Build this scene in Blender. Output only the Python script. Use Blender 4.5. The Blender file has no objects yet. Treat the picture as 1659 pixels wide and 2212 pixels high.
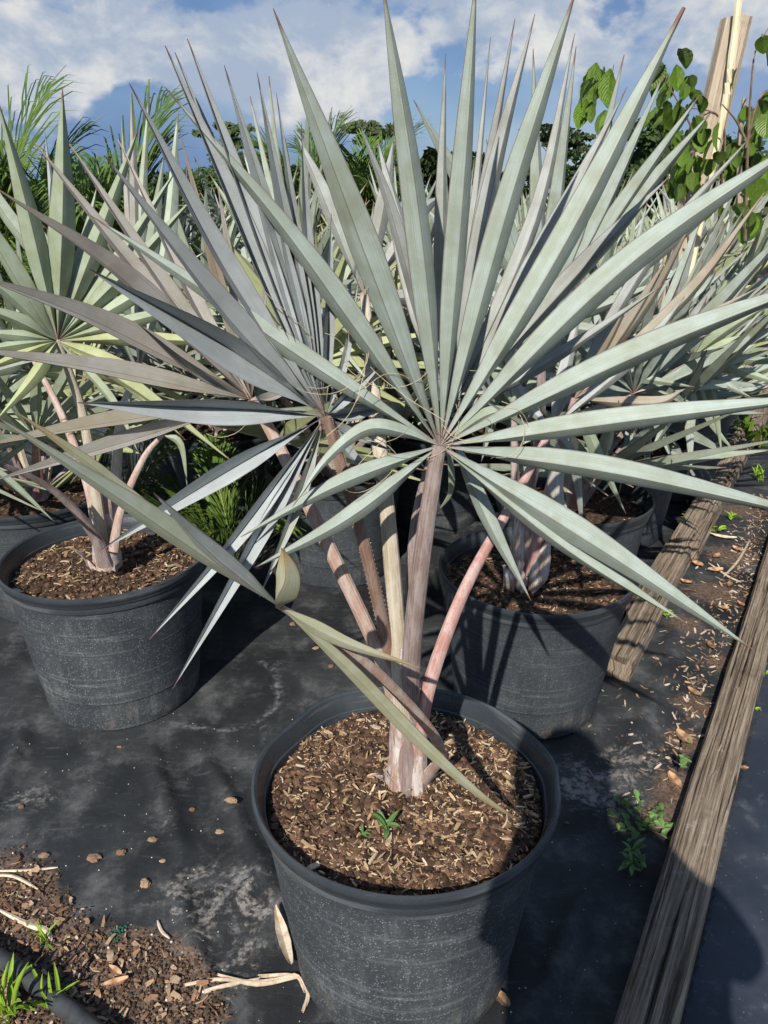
import bpy, math, random
import numpy as np
from mathutils import Vector, Matrix, noise
R = math.radians
random.seed(7)
S = bpy.context.scene
COL = S.collection

# ------------------------------------------------------------------ camera
CAM_H, PITCH, FPX = 1.49, R(22.5), 1661.0      # photo read on a 1659 x 2212 grid
cam_d = bpy.data.cameras.new('camera'); cam = bpy.data.objects.new('camera', cam_d); COL.objects.link(cam)
cam.location = (0, 0, CAM_H); cam.rotation_euler = (math.pi/2 - PITCH, 0, 0)
cam_d.sensor_fit = 'VERTICAL'; cam_d.sensor_height = 24; cam_d.lens = 24*FPX/2212
cam_d.clip_start = 0.02; cam_d.clip_end = 2000
S.camera = cam
# ------------------------------------------------------------------ light
SUN_EL = R(39); SUN_D = Vector((0.31, 0.95, 0)).normalized()     # horizontal travel of the light
SUN_AZ = math.atan2(-SUN_D.x, -SUN_D.y)
sd = bpy.data.lights.new('sun', 'SUN'); sun = bpy.data.objects.new('sun', sd); COL.objects.link(sun)
sd.energy = 5.0; sd.angle = R(0.53); sd.color = (1.0, 0.945, 0.86)
tr = Vector((SUN_D.x*math.cos(SUN_EL), SUN_D.y*math.cos(SUN_EL), -math.sin(SUN_EL)))
sun.rotation_euler = tr.to_track_quat('-Z', 'Y').to_euler(); sun.location = (-3, -8, 8)
S.view_settings.view_transform = 'Standard'; S.view_settings.look = 'None'
S.view_settings.exposure = 0.30; S.view_settings.gamma = 1.0
S.view_settings.use_curve_mapping = False
# ------------------------------------------------------------------ world
W = bpy.data.worlds.new('World'); S.world = W; W.use_nodes = True
def build_world():
    nt = W.node_tree; n = nt.nodes; l = nt.links; n.clear()
    out = n.new('ShaderNodeOutputWorld'); bg = n.new('ShaderNodeBackground'); bg.inputs[1].default_value = 0.082
    sky = n.new('ShaderNodeTexSky'); sky.sky_type = 'NISHITA'; sky.sun_disc = False
    sky.sun_elevation = SUN_EL; sky.sun_rotation = SUN_AZ % (2*math.pi); sky.air_density = 1.0; sky.dust_density = 0.3; sky.ozone_density = 2.5
    tc = n.new('ShaderNodeTexCoord'); sep = n.new('ShaderNodeSeparateXYZ'); l.new(tc.outputs['Generated'], sep.inputs[0])
    def math_(op, a, b=None, clamp=False):
        m = n.new('ShaderNodeMath'); m.operation = op; m.use_clamp = clamp
        for i, v in enumerate((a, b)):
            if v is None: continue
            if isinstance(v, (int, float)): m.inputs[i].default_value = v
            else: l.new(v, m.inputs[i])
        return m.outputs[0]
    z = math_('MAXIMUM', sep.outputs[2], 0.0)
    zz = math_('ADD', z, 0.42)
    cx = math_('DIVIDE', sep.outputs[0], zz); cy = math_('DIVIDE', sep.outputs[1], zz)
    comb = n.new('ShaderNodeCombineXYZ'); l.new(math_('MULTIPLY', cx, 1.0), comb.inputs[0]); l.new(math_('ADD', math_('MULTIPLY', cy, 1.0), math_('MULTIPLY', z, 5.0)), comb.inputs[1])
    def nz(scale, detail, rough, off, dist=0.0, st=(1, 1, 1.5)):
        mp = n.new('ShaderNodeMapping'); mp.inputs['Location'].default_value = off; mp.inputs['Scale'].default_value = st
        l.new(tc.outputs['Generated'], mp.inputs[0])
        t = n.new('ShaderNodeTexNoise'); t.inputs['Scale'].default_value = scale; t.inputs['Detail'].default_value = detail
        t.inputs['Roughness'].default_value = rough; t.inputs['Distortion'].default_value = dist
        l.new(mp.outputs[0], t.inputs['Vector']); return t.outputs[0]
    def ramp(v, a, b):
        m = n.new('ShaderNodeMapRange'); m.interpolation_type = 'SMOOTHSTEP'; l.new(v, m.inputs[0])
        m.inputs[1].default_value = a; m.inputs[2].default_value = b; return m.outputs[0]
    def mix(f, a, b):
        m = n.new('ShaderNodeMix'); m.data_type = 'RGBA'
        l.new(f, m.inputs[0])
        for i, v in ((6, a), (7, b)):
            if isinstance(v, tuple): m.inputs[i].default_value = (*v, 1)
            else: l.new(v, m.inputs[i])
        return m.outputs[2]
    # rain-blue stratus, lifted pale veil, white cumulus
    strat = ramp(nz(2.6, 4, 0.5, (3.1, 1.7, 0), 0.3), 0.30, 0.62)
    c = mix(math_('ADD', math_('MULTIPLY', strat, 0.36), 0.58), sky.outputs[0], (1.30, 2.40, 4.7))
    veil = ramp(nz(3.2, 5, 0.55, (8.2, 4.4, 0), 0.4), 0.44, 0.70)
    veil = math_('MULTIPLY', veil, ramp(z, 0.0, 0.12)); veil = math_('MULTIPLY', veil, ramp(z, 0.6, 0.2))
    c = mix(math_('MULTIPLY', veil, 0.75), c, (4.6, 5.5, 7.0))
    cum_n = nz(4.6, 10, 0.56, (5.1, 2.3, 0.4), 0.1)
    low = ramp(z, 0.10, 0.03)
    shift = math_('SUBTRACT', math_('MULTIPLY', ramp(z, 0.07, 0.14), 0.13), 0.05)
    shift = math_('ADD', shift, math_('MULTIPLY', ramp(z, 0.055, 0.02), 0.05)); shift = math_('SUBTRACT', shift, math_('MULTIPLY', ramp(z, 0.24, 0.5), 0.13))
    cum = math_('ADD', cum_n, shift)
    body = nz(8.5, 6, 0.6, (2.2, 9.1, 0), 0.2)
    ccol = mix(ramp(body, 0.42, 0.68), (3.9, 4.7, 6.0), (8.0, 7.9, 7.6))
    c = mix(math_('MULTIPLY', ramp(cum, 0.50, 0.575), 0.96), c, ccol)
    l.new(c, bg.inputs[0]); l.new(bg.outputs[0], out.inputs[0])
build_world()

# ------------------------------------------------------------------ picture -> place
CP, SP = math.cos(PITCH), math.sin(PITCH)
def ray(px, py):
    a = (px-829.5)/FPX; b = (1106-py)/FPX
    return Vector((a, CP + b*SP, -SP + b*CP))
def at(px, py, Y):
    r = ray(px, py); k = Y/r.y
    return Vector((r.x*k, Y, CAM_H + r.z*k))
def gr(px, py, z=0.0):
    r = ray(px, py); k = (z-CAM_H)/r.z
    return Vector((r.x*k, r.y*k, z))
def depth_of(p):                       # distance along the optical axis
    return p.y*CP - (p.z-CAM_H)*SP

# ------------------------------------------------------------------ mesh tools
class MB:
    def __init__(s): s.v = []; s.f = []; s.uv = []; s.c = []
    def add(s, verts, faces, uvs=None, col=None):
        b = len(s.v); s.v.extend(tuple(v) for v in verts); s.f.extend(tuple(i+b for i in f) for f in faces)
        s.uv.extend(uvs if uvs else [(0, 0)]*len(verts)); s.c.extend([col or (1, 1, 1)]*len(verts))
    def mesh(s, name, mat, smooth=False):
        m = bpy.data.meshes.new(name); m.from_pydata(s.v, [], s.f)
        li = np.empty(len(m.loops), dtype=np.int32); m.loops.foreach_get('vertex_index', li)
        uv = m.uv_layers.new(name='UVMap'); uv.data.foreach_set('uv', np.asarray(s.uv, dtype=np.float32)[li].ravel())
        ca = m.color_attributes.new('tint', 'FLOAT_COLOR', 'POINT')
        c = np.ones((len(s.v), 4), dtype=np.float32); c[:, :3] = np.asarray(s.c, dtype=np.float32); ca.data.foreach_set('color', c.ravel())
        for mm in (mat if isinstance(mat, (list, tuple)) else [mat]): m.materials.append(mm)
        if smooth: m.polygons.foreach_set('use_smooth', [True]*len(m.polygons)); (m.set_sharp_from_angle(angle=R(28)) if 'ground' not in name else None)
        m.update(); return m
    def obj(s, name, mat, parent=None, smooth=False, loc=None):
        return link(bpy.data.objects.new(name, s.mesh(name, mat, smooth)), parent, loc)
def link(o, parent=None, loc=None):
    COL.objects.link(o)
    if parent: o.parent = parent
    if loc is not None: o.location = loc
    return o
def thing(name, label, cat, loc=(0, 0, 0), rz=0, group=None):
    o = bpy.data.objects.new(name, None); o.empty_display_size = 0.05; COL.objects.link(o)
    o.location = loc; o.rotation_euler = (0, 0, rz); tag(o, label, cat, group); return o
def tag(o, label, cat, group=None, kind=None):
    o['label'] = label; o['category'] = cat
    if group: o['group'] = group
    if kind: o['kind'] = kind
    return o
def setting(o): o['kind'] = 'structure'; return o
def stuff(o): o['kind'] = 'stuff'; return o
def catmull(P, n):
    P = [Vector(p) for p in P]
    if len(P) == 2: P = [P[0], (P[0]+P[1])/2, P[1]]
    Q = [P[0]*2-P[1]] + P + [P[-1]*2-P[-2]]
    out = []; segs = len(P)-1
    for k in range(n+1):
        u = k/n*segs; i = min(int(u), segs-1); t = u-i
        a, b, c, d = Q[i:i+4]
        out.append(0.5*((2*b)+(c-a)*t+(2*a-5*b+4*c-d)*t*t+(3*b-a-3*c+d)*t**3))
    return out
def tube(mb, pts, radii, sides=8, flat=1.0, up=Vector((0, 0, 1)), col=None, cap=True):
    n = len(pts); vs = []; uv = []; fs = []
    for i, p in enumerate(pts):
        t = (pts[min(i+1, n-1)]-pts[max(i-1, 0)]).normalized()
        s = t.cross(up)
        if s.length < 1e-3: s = t.cross(Vector((0, 1, 0)))
        s.normalize(); w = s.cross(t)
        r = radii[i] if isinstance(radii, (list, tuple)) else radii
        for k in range(sides):
            a = 2*math.pi*k/sides
            vs.append(p + s*math.cos(a)*r + w*math.sin(a)*r*flat); uv.append((k/sides, i/(n-1)))
    for i in range(n-1):
        for k in range(sides):
            k2 = (k+1) % sides; fs.append((i*sides+k, i*sides+k2, (i+1)*sides+k2, (i+1)*sides+k))
    if cap: fs.append(tuple(range(sides-1, -1, -1))); fs.append(tuple((n-1)*sides+k for k in range(sides)))
    mb.add(vs, fs, uv, col)
def blade(pts, width, N, sign=1.0, fold=38, hero=True, twist=0.0, base=0.12, peak=0.43, blunt=0.0, tp=1.18, roll=0.0):
    """a folded palm-leaf segment along pts; N is the side of the leaf that faces out"""
    mb = MB(); n = len(pts); L = []; vs = []; uv = []
    th = 0.0007 if hero else 0.0012
    prof = (-1, -0.52, 0, 0.52, 1) if hero else (-1, 0, 1)
    m = len(prof)
    for i, p in enumerate(pts):
        f = i/(n-1)
        t = (pts[min(i+1, n-1)]-pts[max(i-1, 0)]).normalized()
        nn = (N - t*N.dot(t)).normalized(); ss = t.cross(nn)
        tw = R(roll+twist*f); nn, ss = nn*math.cos(tw)+ss*math.sin(tw), ss*math.cos(tw)-nn*math.sin(tw)
        if f < peak: w = base + (1-base)*math.sin(f/peak*math.pi/2)**0.8
        else: w = max(0.02+blunt, (1-((f-peak)/(1-peak))**tp))
        hw = width/2*w
        fa = R(fold + 32*max(0, 1-f/0.28) - 6*math.sin(f*3.1))
        k = 1/math.cos(R(fold))
        for j, u in enumerate(prof):
            x = u*hw*math.cos(fa)*k; h = (1-abs(u))*hw*math.sin(fa)*k
            if hero: h += 0.10*hw*(1-(2*abs(u)-1)**2)*sign
            vs.append(p + ss*x + nn*h*sign); uv.append(((u+1)/2, f))
        for j, u in enumerate(prof):
            x = u*hw*math.cos(fa)*k; h = (1-abs(u))*hw*math.sin(fa)*k
            if hero: h += 0.10*hw*(1-(2*abs(u)-1)**2)*sign
            vs.append(p + ss*x + nn*(h*sign-th*2)); uv.append(((u+1)/2, f))
    fs = []
    for i in range(n-1):
        a = i*2*m; b = (i+1)*2*m
        for j in range(m-1):
            fs.append((a+j, a+j+1, b+j+1, b+j)); fs.append((a+m+j+1, a+m+j, b+m+j, b+m+j+1))
        fs.append((a, b, b+m, a+m)); fs.append((a+m-1, a+2*m-1, b+2*m-1, b+m-1))
    mb.add(vs, fs, uv); return mb

# ------------------------------------------------------------------ materials
class NT:
    def __init__(s, name, rough=0.6, spec=0.3):
        s.m = bpy.data.materials.new(name); s.m.use_nodes = True; s.t = s.m.node_tree; s.n = s.t.nodes; s.l = s.t.links
        s.b = s.n['Principled BSDF']; s.b.inputs['Roughness'].default_value = rough; s.b.inputs['Specular IOR Level'].default_value = spec
        s.tc = s.n.new('ShaderNodeTexCoord')
    def vec(s, kind='Object', scale=(1, 1, 1), off=(0, 0, 0), rot=(0, 0, 0)):
        mp = s.n.new('ShaderNodeMapping'); s.l.new(s.tc.outputs[kind], mp.inputs[0])
        mp.inputs['Scale'].default_value = scale; mp.inputs['Location'].default_value = off; mp.inputs['Rotation'].default_value = rot
        return mp.outputs[0]
    def noise(s, v, scale, detail=4, rough=0.55, dist=0):
        t = s.n.new('ShaderNodeTexNoise'); s.l.new(v, t.inputs['Vector'])
        t.inputs['Scale'].default_value = scale; t.inputs['Detail'].default_value = detail; t.inputs['Roughness'].default_value = rough; t.inputs['Distortion'].default_value = dist
        return t.outputs[0]
    def vor(s, v, scale, feat='F1', rnd=1.0):
        t = s.n.new('ShaderNodeTexVoronoi'); t.feature = feat; s.l.new(v, t.inputs['Vector']); t.inputs['Scale'].default_value = scale
        t.inputs['Randomness'].default_value = rnd; return t.outputs['Distance']
    def rng(s, v, a, b, c=0.0, d=1.0, smooth=True):
        m = s.n.new('ShaderNodeMapRange'); m.interpolation_type = 'SMOOTHSTEP' if smooth else 'LINEAR'
        s.l.new(v, m.inputs[0])
        for i, x in enumerate((a, b, c, d)): m.inputs[i+1].default_value = x
        return m.outputs[0]
    def math(s, op, a, b=None, clamp=False):
        m = s.n.new('ShaderNodeMath'); m.operation = op; m.use_clamp = clamp
        for i, v in enumerate((a, b)):
            if v is None: continue
            if isinstance(v, (int, float)): m.inputs[i].default_value = v
            else: s.l.new(v, m.inputs[i])
        return m.outputs[0]
    def mix(s, f, a, b, mode='MIX'):
        m = s.n.new('ShaderNodeMix'); m.data_type = 'RGBA'; m.blend_type = mode
        for i, v in ((0, f), (6, a), (7, b)):
            if isinstance(v, tuple): m.inputs[i].default_value = (*v[:3], 1)
            elif isinstance(v, (int, float)): m.inputs[i].default_value = v
            else: s.l.new(v, m.inputs[i])
        return m.outputs[2]
    def sep(s, v):
        x = s.n.new('ShaderNodeSeparateXYZ'); s.l.new(v, x.inputs[0]); return x.outputs
    def attr(s, name):
        a = s.n.new('ShaderNodeAttribute'); a.attribute_name = name; return a
    def rand(s):
        o = s.n.new('ShaderNodeObjectInfo'); return o.outputs['Random']
    def color(s, c):
        if isinstance(c, tuple): s.b.inputs['Base Color'].default_value = (*c, 1)
        else: s.l.new(c, s.b.inputs['Base Color'])
    def rough(s, v): s.l.new(v, s.b.inputs['Roughness'])
    def bump(s, h, dist=0.002, strength=1.0):
        b = s.n.new('ShaderNodeBump'); b.inputs['Distance'].default_value = dist; b.inputs['Strength'].default_value = strength
        s.l.new(h, b.inputs['Height']); s.l.new(b.outputs[0], s.b.inputs['Normal'])

def leaf_mat(name, c1, c2, c3, line=(0.10, 0.065, 0.055), tip=(0.20, 0.12, 0.09), tipat=0.94, brown=0.0, rough=0.55, vary=0.25, tipw=0.035):
    q = NT(name, rough, 0.28)
    uv = q.sep(q.tc.outputs['UV']); ob = q.vec('Object')
    mott = q.rng(q.noise(ob, 26, 5, 0.6), 0.33, 0.68)
    fine = q.noise(ob, 420, 3, 0.7)
    st = q.noise(q.vec('UV', (26, 1.6, 1)), 1.0, 5, 0.65)
    blot = q.rng(q.noise(ob, 9, 4, 0.6), 0.50, 0.70)
    c = q.mix(mott, c1, c2)
    c = q.mix(q.math('MULTIPLY', q.rng(st, 0.42, 0.64), 0.7), c, c3)
    c = q.mix(q.math('MULTIPLY', blot, 0.5), c, tuple(x*0.72 for x in c3))
    spots = q.math('MULTIPLY', q.rng(fine, 0.62, 0.72), q.rng(q.noise(ob, 14, 3), 0.5, 0.7))
    c = q.mix(q.math('MULTIPLY', spots, 0.6), c, tuple(min(1, x*1.35) for x in c1))
    scr = q.math('MULTIPLY', q.rng(q.noise(q.vec('UV', (70, 5, 1)), 1.0, 3, 0.6), 0.70, 0.74), q.rng(q.noise(ob, 7, 2), 0.5, 0.6))
    c = q.mix(q.math('MULTIPLY', scr, 0.6), c, tuple(x*0.35 for x in c1))
    d = q.math('ABSOLUTE', q.math('SUBTRACT', uv[0], 0.5))
    ln = q.math('SUBTRACT', 1.0, q.rng(d, 0.008, 0.024))
    c = q.mix(q.math('MULTIPLY', ln, 0.65), c, line)
    ed = q.rng(d, 0.472, 0.492)
    c = q.mix(q.math('MULTIPLY', ed, 0.75), c, tuple(x*1.5 for x in line))
    wob = q.math('ADD', uv[1], q.math('MULTIPLY', q.math('SUBTRACT', q.noise(ob, 30, 3), 0.5), 0.05))
    c = q.mix(q.rng(wob, tipat, tipat+tipw), c, tip)
    c = q.mix(q.math('MULTIPLY', q.rng(uv[1], 0.085, 0.02), 0.7), c, (0.40, 0.29, 0.26))
    if brown > 0:
        br = q.rng(q.noise(ob, 6, 3), 0.42, 0.62)
        c = q.mix(q.math('MULTIPLY', br, brown), c, tip)
    hole = q.math('MULTIPLY', q.rng(q.math('ADD', q.vor(ob, 11), q.math('MULTIPLY', q.noise(ob, 90, 2), 0.06)), 0.085, 0.070), q.rng(q.noise(ob, 3, 2), 0.52, 0.56))
    c = q.mix(q.math('MULTIPLY', hole, 0.85), c, (0.55, 0.40, 0.24))
    edw = q.math('MULTIPLY', q.rng(d, 0.36, 0.49), q.rng(q.noise(ob, 16, 5, 0.7), 0.48, 0.66)); c = q.mix(q.math('MULTIPLY', edw, 0.5), c, tuple(0.6*x+0.06 for x in c3))
    rv = q.rng(q.rand(), 0, 1, 1-vary, 1+vary*0.55, False)
    v = q.n.new('ShaderNodeVectorMath'); v.operation = 'SCALE'; q.l.new(c, v.inputs[0]); q.l.new(rv, v.inputs['Scale'])
    q.color(v.outputs[0])
    rib = q.noise(q.vec('UV', (60, 0.6, 1)), 1.0, 3, 0.6)
    q.bump(q.math('ADD', rib, q.math('MULTIPLY', fine, 0.5)), 0.0012, 0.55)
    return q.m
M = {}
M['leaf_silver'] = leaf_mat('leaf_silver', (0.375, 0.445, 0.425), (0.30, 0.355, 0.315), (0.285, 0.295, 0.185), vary=0.14)
M['leaf_grey'] = leaf_mat('leaf_grey', (0.40, 0.43, 0.42), (0.31, 0.33, 0.30), (0.255, 0.245, 0.20), vary=0.18)
M['leaf_blue'] = leaf_mat('leaf_blue', (0.40, 0.44, 0.46), (0.32, 0.36, 0.37), (0.31, 0.32, 0.30), tip=(0.20, 0.12, 0.13), vary=0.15)
M['leaf_mauve'] = leaf_mat('leaf_mauve', (0.40, 0.40, 0.39), (0.33, 0.33, 0.29), (0.28, 0.245, 0.205), line=(0.16, 0.09, 0.07), tip=(0.45, 0.32, 0.22), tipat=0.95, brown=0.15, vary=0.2)
M['leaf_green'] = leaf_mat('leaf_green', (0.34, 0.415, 0.325), (0.27, 0.33, 0.235), (0.31, 0.33, 0.17), vary=0.25)
M['leaf_pale'] = leaf_mat('leaf_pale', (0.385, 0.445, 0.39), (0.30, 0.355, 0.275), (0.31, 0.35, 0.21), vary=0.3)
M['leaf_lime'] = leaf_mat('leaf_lime', (0.40, 0.45, 0.26), (0.33, 0.38, 0.19), (0.38, 0.38, 0.17), vary=0.2)
M['leaf_brown'] = leaf_mat('leaf_brown', (0.32, 0.31, 0.26), (0.27, 0.265, 0.20), (0.25, 0.195, 0.135), tip=(0.30, 0.20, 0.14), brown=0.3, vary=0.25)
M['leaf_sage'] = leaf_mat('leaf_sage', (0.38, 0.42, 0.36), (0.31, 0.35, 0.26), (0.29, 0.29, 0.17), line=(0.20, 0.12, 0.09), tipat=0.97, vary=0.05)
M['leaf_olive'] = leaf_mat('leaf_olive', (0.40, 0.41, 0.32), (0.34, 0.36, 0.24), (0.31, 0.29, 0.14), line=(0.20, 0.10, 0.08), tip=(0.33, 0.235, 0.11), tipat=0.60, vary=0.05, tipw=0.4)

def stalk_mat(name, a, b, bloom, k=0.6):
    q = NT(name, 0.55, 0.3)
    ob = q.vec('Object')
    st = q.noise(q.vec('UV', (34, 1.6, 1)), 1.0, 6, 0.7)
    c = q.mix(q.rng(st, 0.40, 0.60), a, b)
    c = q.mix(q.math('MULTIPLY', q.rng(q.noise(q.vec('Object', (1, 1, 0.22)), 60, 6, 0.7), 0.42, 0.60), k), c, bloom)
    dots = q.rng(q.vor(ob, 130), 0.10, 0.04)
    c = q.mix(q.math('MULTIPLY', dots, 0.5), c, tuple(x*0.4 for x in a))
    q.color(c); q.bump(q.math('ADD', st, q.math('MULTIPLY', q.noise(ob, 160, 3), 0.6)), 0.0015, 0.7); return q.m
M['stalk_mauve'] = stalk_mat('stalk_mauve', (0.17, 0.115, 0.10), (0.27, 0.21, 0.19), (0.42, 0.38, 0.365), 0.4)
M['stalk_pink'] = stalk_mat('stalk_pink', (0.35, 0.16, 0.13), (0.43, 0.26, 0.225), (0.54, 0.45, 0.43), 0.5)
M['stalk_cream'] = stalk_mat('stalk_cream', (0.34, 0.27, 0.19), (0.46, 0.41, 0.31), (0.60, 0.56, 0.48), 0.5)
M['stalk_tan'] = stalk_mat('stalk_tan', (0.31, 0.19, 0.14), (0.43, 0.31, 0.25), (0.52, 0.46, 0.43), 0.6)
M['stalk_brown'] = stalk_mat('stalk_brown', (0.17, 0.09, 0.06), (0.25, 0.16, 0.12), (0.35, 0.30, 0.27), 0.4)
M['sheath'] = stalk_mat('sheath', (0.24, 0.14, 0.10), (0.40, 0.29, 0.24), (0.62, 0.57, 0.55), 0.8)

def pot_mat(name, dust):
    q = NT(name, 0.5, 0.45); ob = q.vec('Object'); xyz = q.sep(ob)
    base = q.mix(q.noise(ob, 5, 4), (0.021, 0.027, 0.033), (0.042, 0.050, 0.058))
    big = q.rng(q.noise(ob, 6, 5, 0.6), 0.38, 0.68)
    speck = q.rng(q.vor(ob, 190), 0.34, 0.14)
    sp2 = q.math('MULTIPLY', speck, q.rng(q.noise(ob, 60, 3), 0.40, 0.56))
    drip = q.rng(q.noise(q.vec('Object', (70, 70, 3)), 1.0, 4, 0.6), 0.50, 0.70)
    band = q.rng(q.noise(q.vec('Object', (3, 3, 38)), 1.0, 4, 0.65), 0.54, 0.68)
    side = q.rng(xyz[2], 0.43, 0.38)
    low = q.rng(xyz[2], 0.12, 0.03)
    amt = q.math('MULTIPLY', q.math('ADD', q.math('MULTIPLY', sp2, 0.62), q.math('MULTIPLY', q.math('MULTIPLY', drip, big), 0.24)), side)
    amt = q.math('ADD', amt, q.math('MULTIPLY', band, 0.20))
    amt = q.math('ADD', amt, q.math('MULTIPLY', big, 0.08)); amt = q.math('ADD', amt, q.math('MULTIPLY', q.math('MULTIPLY', q.rng(q.noise(ob, 130, 4, 0.7), 0.46, 0.66), side), 0.10))
    for zc in (0.100, 0.186, 0.271, 0.336):
        dz_ = q.math('SUBTRACT', xyz[2], zc); amt = q.math('ADD', amt, q.math('MULTIPLY', q.math('MULTIPLY', q.rng(dz_, 0.0, 0.0015), q.rng(dz_, 0.010, 0.002)), q.rng(q.noise(ob, 20, 3), 0.35, 0.6, 0.0, 0.13)))
    amt = q.math('MULTIPLY', amt, dust, True)
    c = q.mix(amt, base, (0.29, 0.31, 0.32))
    for zc in (0.0985, 0.1845, 0.2695, 0.3345):
        ln = q.rng(q.math('ABSOLUTE', q.math('SUBTRACT', xyz[2], zc)), 0.0019, 0.0007); c = q.mix(q.math('MULTIPLY', ln, 0.5), c, (0.012, 0.014, 0.016))
    mud = q.math('MULTIPLY', q.rng(q.noise(ob, 9, 5, 0.7), 0.54, 0.68), low)
    c = q.mix(q.math('MULTIPLY', mud, 0.6), c, (0.22, 0.18, 0.14))
    q.color(c)
    r = q.math('ADD', 0.27, q.math('MULTIPLY', q.math('ADD', amt, side, True), 0.36), True); q.rough(r)
    q.bump(q.math('ADD', q.noise(ob, 260, 2), q.math('MULTIPLY', q.noise(ob, 14, 3), 1.5)), 0.0012, 0.7)
    return q.m
M['pot'] = pot_mat('pot_plastic', 1.0)
M['pot_clean'] = pot_mat('pot_plastic_clean', 0.55)

q = NT('potting_soil', 0.95, 0.1); ob = q.vec('Object')
c = q.mix(q.rng(q.noise(ob, 60, 6, 0.7), 0.35, 0.65), (0.040, 0.026, 0.018), (0.135, 0.090, 0.062)); q.color(c)
q.bump(q.noise(ob, 140, 6, 0.75), 0.010, 1.0); M['soil'] = q.m
q = NT('wood_bits', 0.8, 0.15); a = q.attr('tint').outputs['Color']; ob = q.vec('Object')
q.color(q.mix(0.75, a, q.mix(q.noise(q.vec('Object', (90, 90, 90)), 3.0, 3), (0.35, 0.35, 0.35), (1.25, 1.2, 1.1)), 'MULTIPLY')); q.bump(q.noise(ob, 500, 3), 0.0008, 0.8); M['bits'] = q.m

# woven fabric ground: stains come from the 'tint' attribute (r dust, g brown dirt)
q = NT('woven_ground_fabric', 0.62, 0.35); ob = q.vec('Object'); tint = q.n.new('ShaderNodeSeparateColor'); q.l.new(q.attr('tint').outputs['Color'], tint.inputs[0])
base = q.mix(q.rng(q.noise(ob, 3.2, 6, 0.6), 0.35, 0.66), (0.014, 0.016, 0.018), (0.038, 0.041, 0.043))
cloud = q.rng(q.noise(ob, 6.5, 9, 0.74, 0.1), 0.47, 0.72)
c = q.mix(q.math('MULTIPLY', cloud, 0.62), base, (0.16, 0.16, 0.16))
scratch = q.rng(q.noise(q.vec('Object', (9, 70, 1), rot=(0, 0, 0.5)), 1.0, 5, 0.7), 0.55, 0.74)
c = q.mix(q.math('MULTIPLY', scratch, 0.28), c, (0.16, 0.16, 0.16))
sp = q.math('MULTIPLY', q.rng(q.vor(ob, 85), 0.11, 0.05), q.rng(q.noise(ob, 5, 3), 0.48, 0.60))
c = q.mix(q.math('MULTIPLY', sp, 0.45), c, (0.36, 0.34, 0.32))
dn = q.rng(q.math('MULTIPLY', tint.outputs[0], q.math('MULTIPLY', q.rng(q.noise(ob, 9, 8, 0.75, 1.0), 0.38, 0.66), q.rng(q.noise(ob, 55, 6, 0.7), 0.3, 0.65))), 0.10, 0.75)
c = q.mix(q.math('MULTIPLY', dn, 0.75), c, q.mix(q.noise(ob, 40, 4), (0.22, 0.20, 0.18), (0.46, 0.42, 0.38)))
c = q.mix(q.math('MULTIPLY', q.math('MULTIPLY', tint.outputs[2], q.rng(q.noise(ob, 45, 6, 0.7), 0.42, 0.62)), 0.6), c, (0.26, 0.28, 0.30))
bn = q.rng(q.math('ADD', tint.outputs[1], q.math('MULTIPLY', q.math('SUBTRACT', q.noise(ob, 34, 8, 0.72), 0.5), 1.2)), 0.35, 0.75)
c = q.mix(q.math('MULTIPLY', bn, 0.9), c, q.mix(q.rng(q.noise(ob, 90, 5, 0.7), 0.35, 0.65), (0.07, 0.045, 0.032), (0.22, 0.15, 0.11)))
q.color(c)
wv = q.n.new('ShaderNodeTexWave'); q.l.new(q.vec('Object', rot=(0, 0, 0.54)), wv.inputs[0]); wv.inputs['Scale'].default_value = 130; wv.inputs['Distortion'].default_value = 0.6
q.bump(q.math('ADD', q.math('MULTIPLY', wv.outputs[1], 0.10), q.math('ADD', q.noise(ob, 11, 6, 0.6), q.math('MULTIPLY', bn, q.noise(ob, 200, 4, 0.7)))), 0.010, 0.55)
M['fabric'] = q.m
q = NT('smooth_ground_fabric', 0.5, 0.4); ob = q.vec('Object')
c = q.mix(q.rng(q.noise(ob, 4, 6, 0.6), 0.35, 0.7), (0.020, 0.026, 0.038), (0.042, 0.048, 0.062))
sp = q.rng(q.vor(ob, 60), 0.10, 0.05); c = q.mix(q.math('MULTIPLY', sp, 0.5), c, (0.3, 0.3, 0.3))
c = q.mix(q.math('MULTIPLY', q.rng(q.noise(ob, 16, 7, 0.7), 0.55, 0.75), 0.3), c, (0.2, 0.2, 0.2))
q.color(c); q.bump(q.noise(ob, 14, 6, 0.6), 0.006, 0.5); M['fabric2'] = q.m
q = NT('field_ground', 0.95, 0.1); ob = q.vec('Object')
q.color(q.mix(q.rng(q.noise(ob, 1.5, 6, 0.7), 0.35, 0.65), (0.045, 0.075, 0.022), (0.11, 0.10, 0.055))); q.bump(q.noise(ob, 12, 6, 0.7), 0.05, 0.8); M['field'] = q.m

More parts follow.
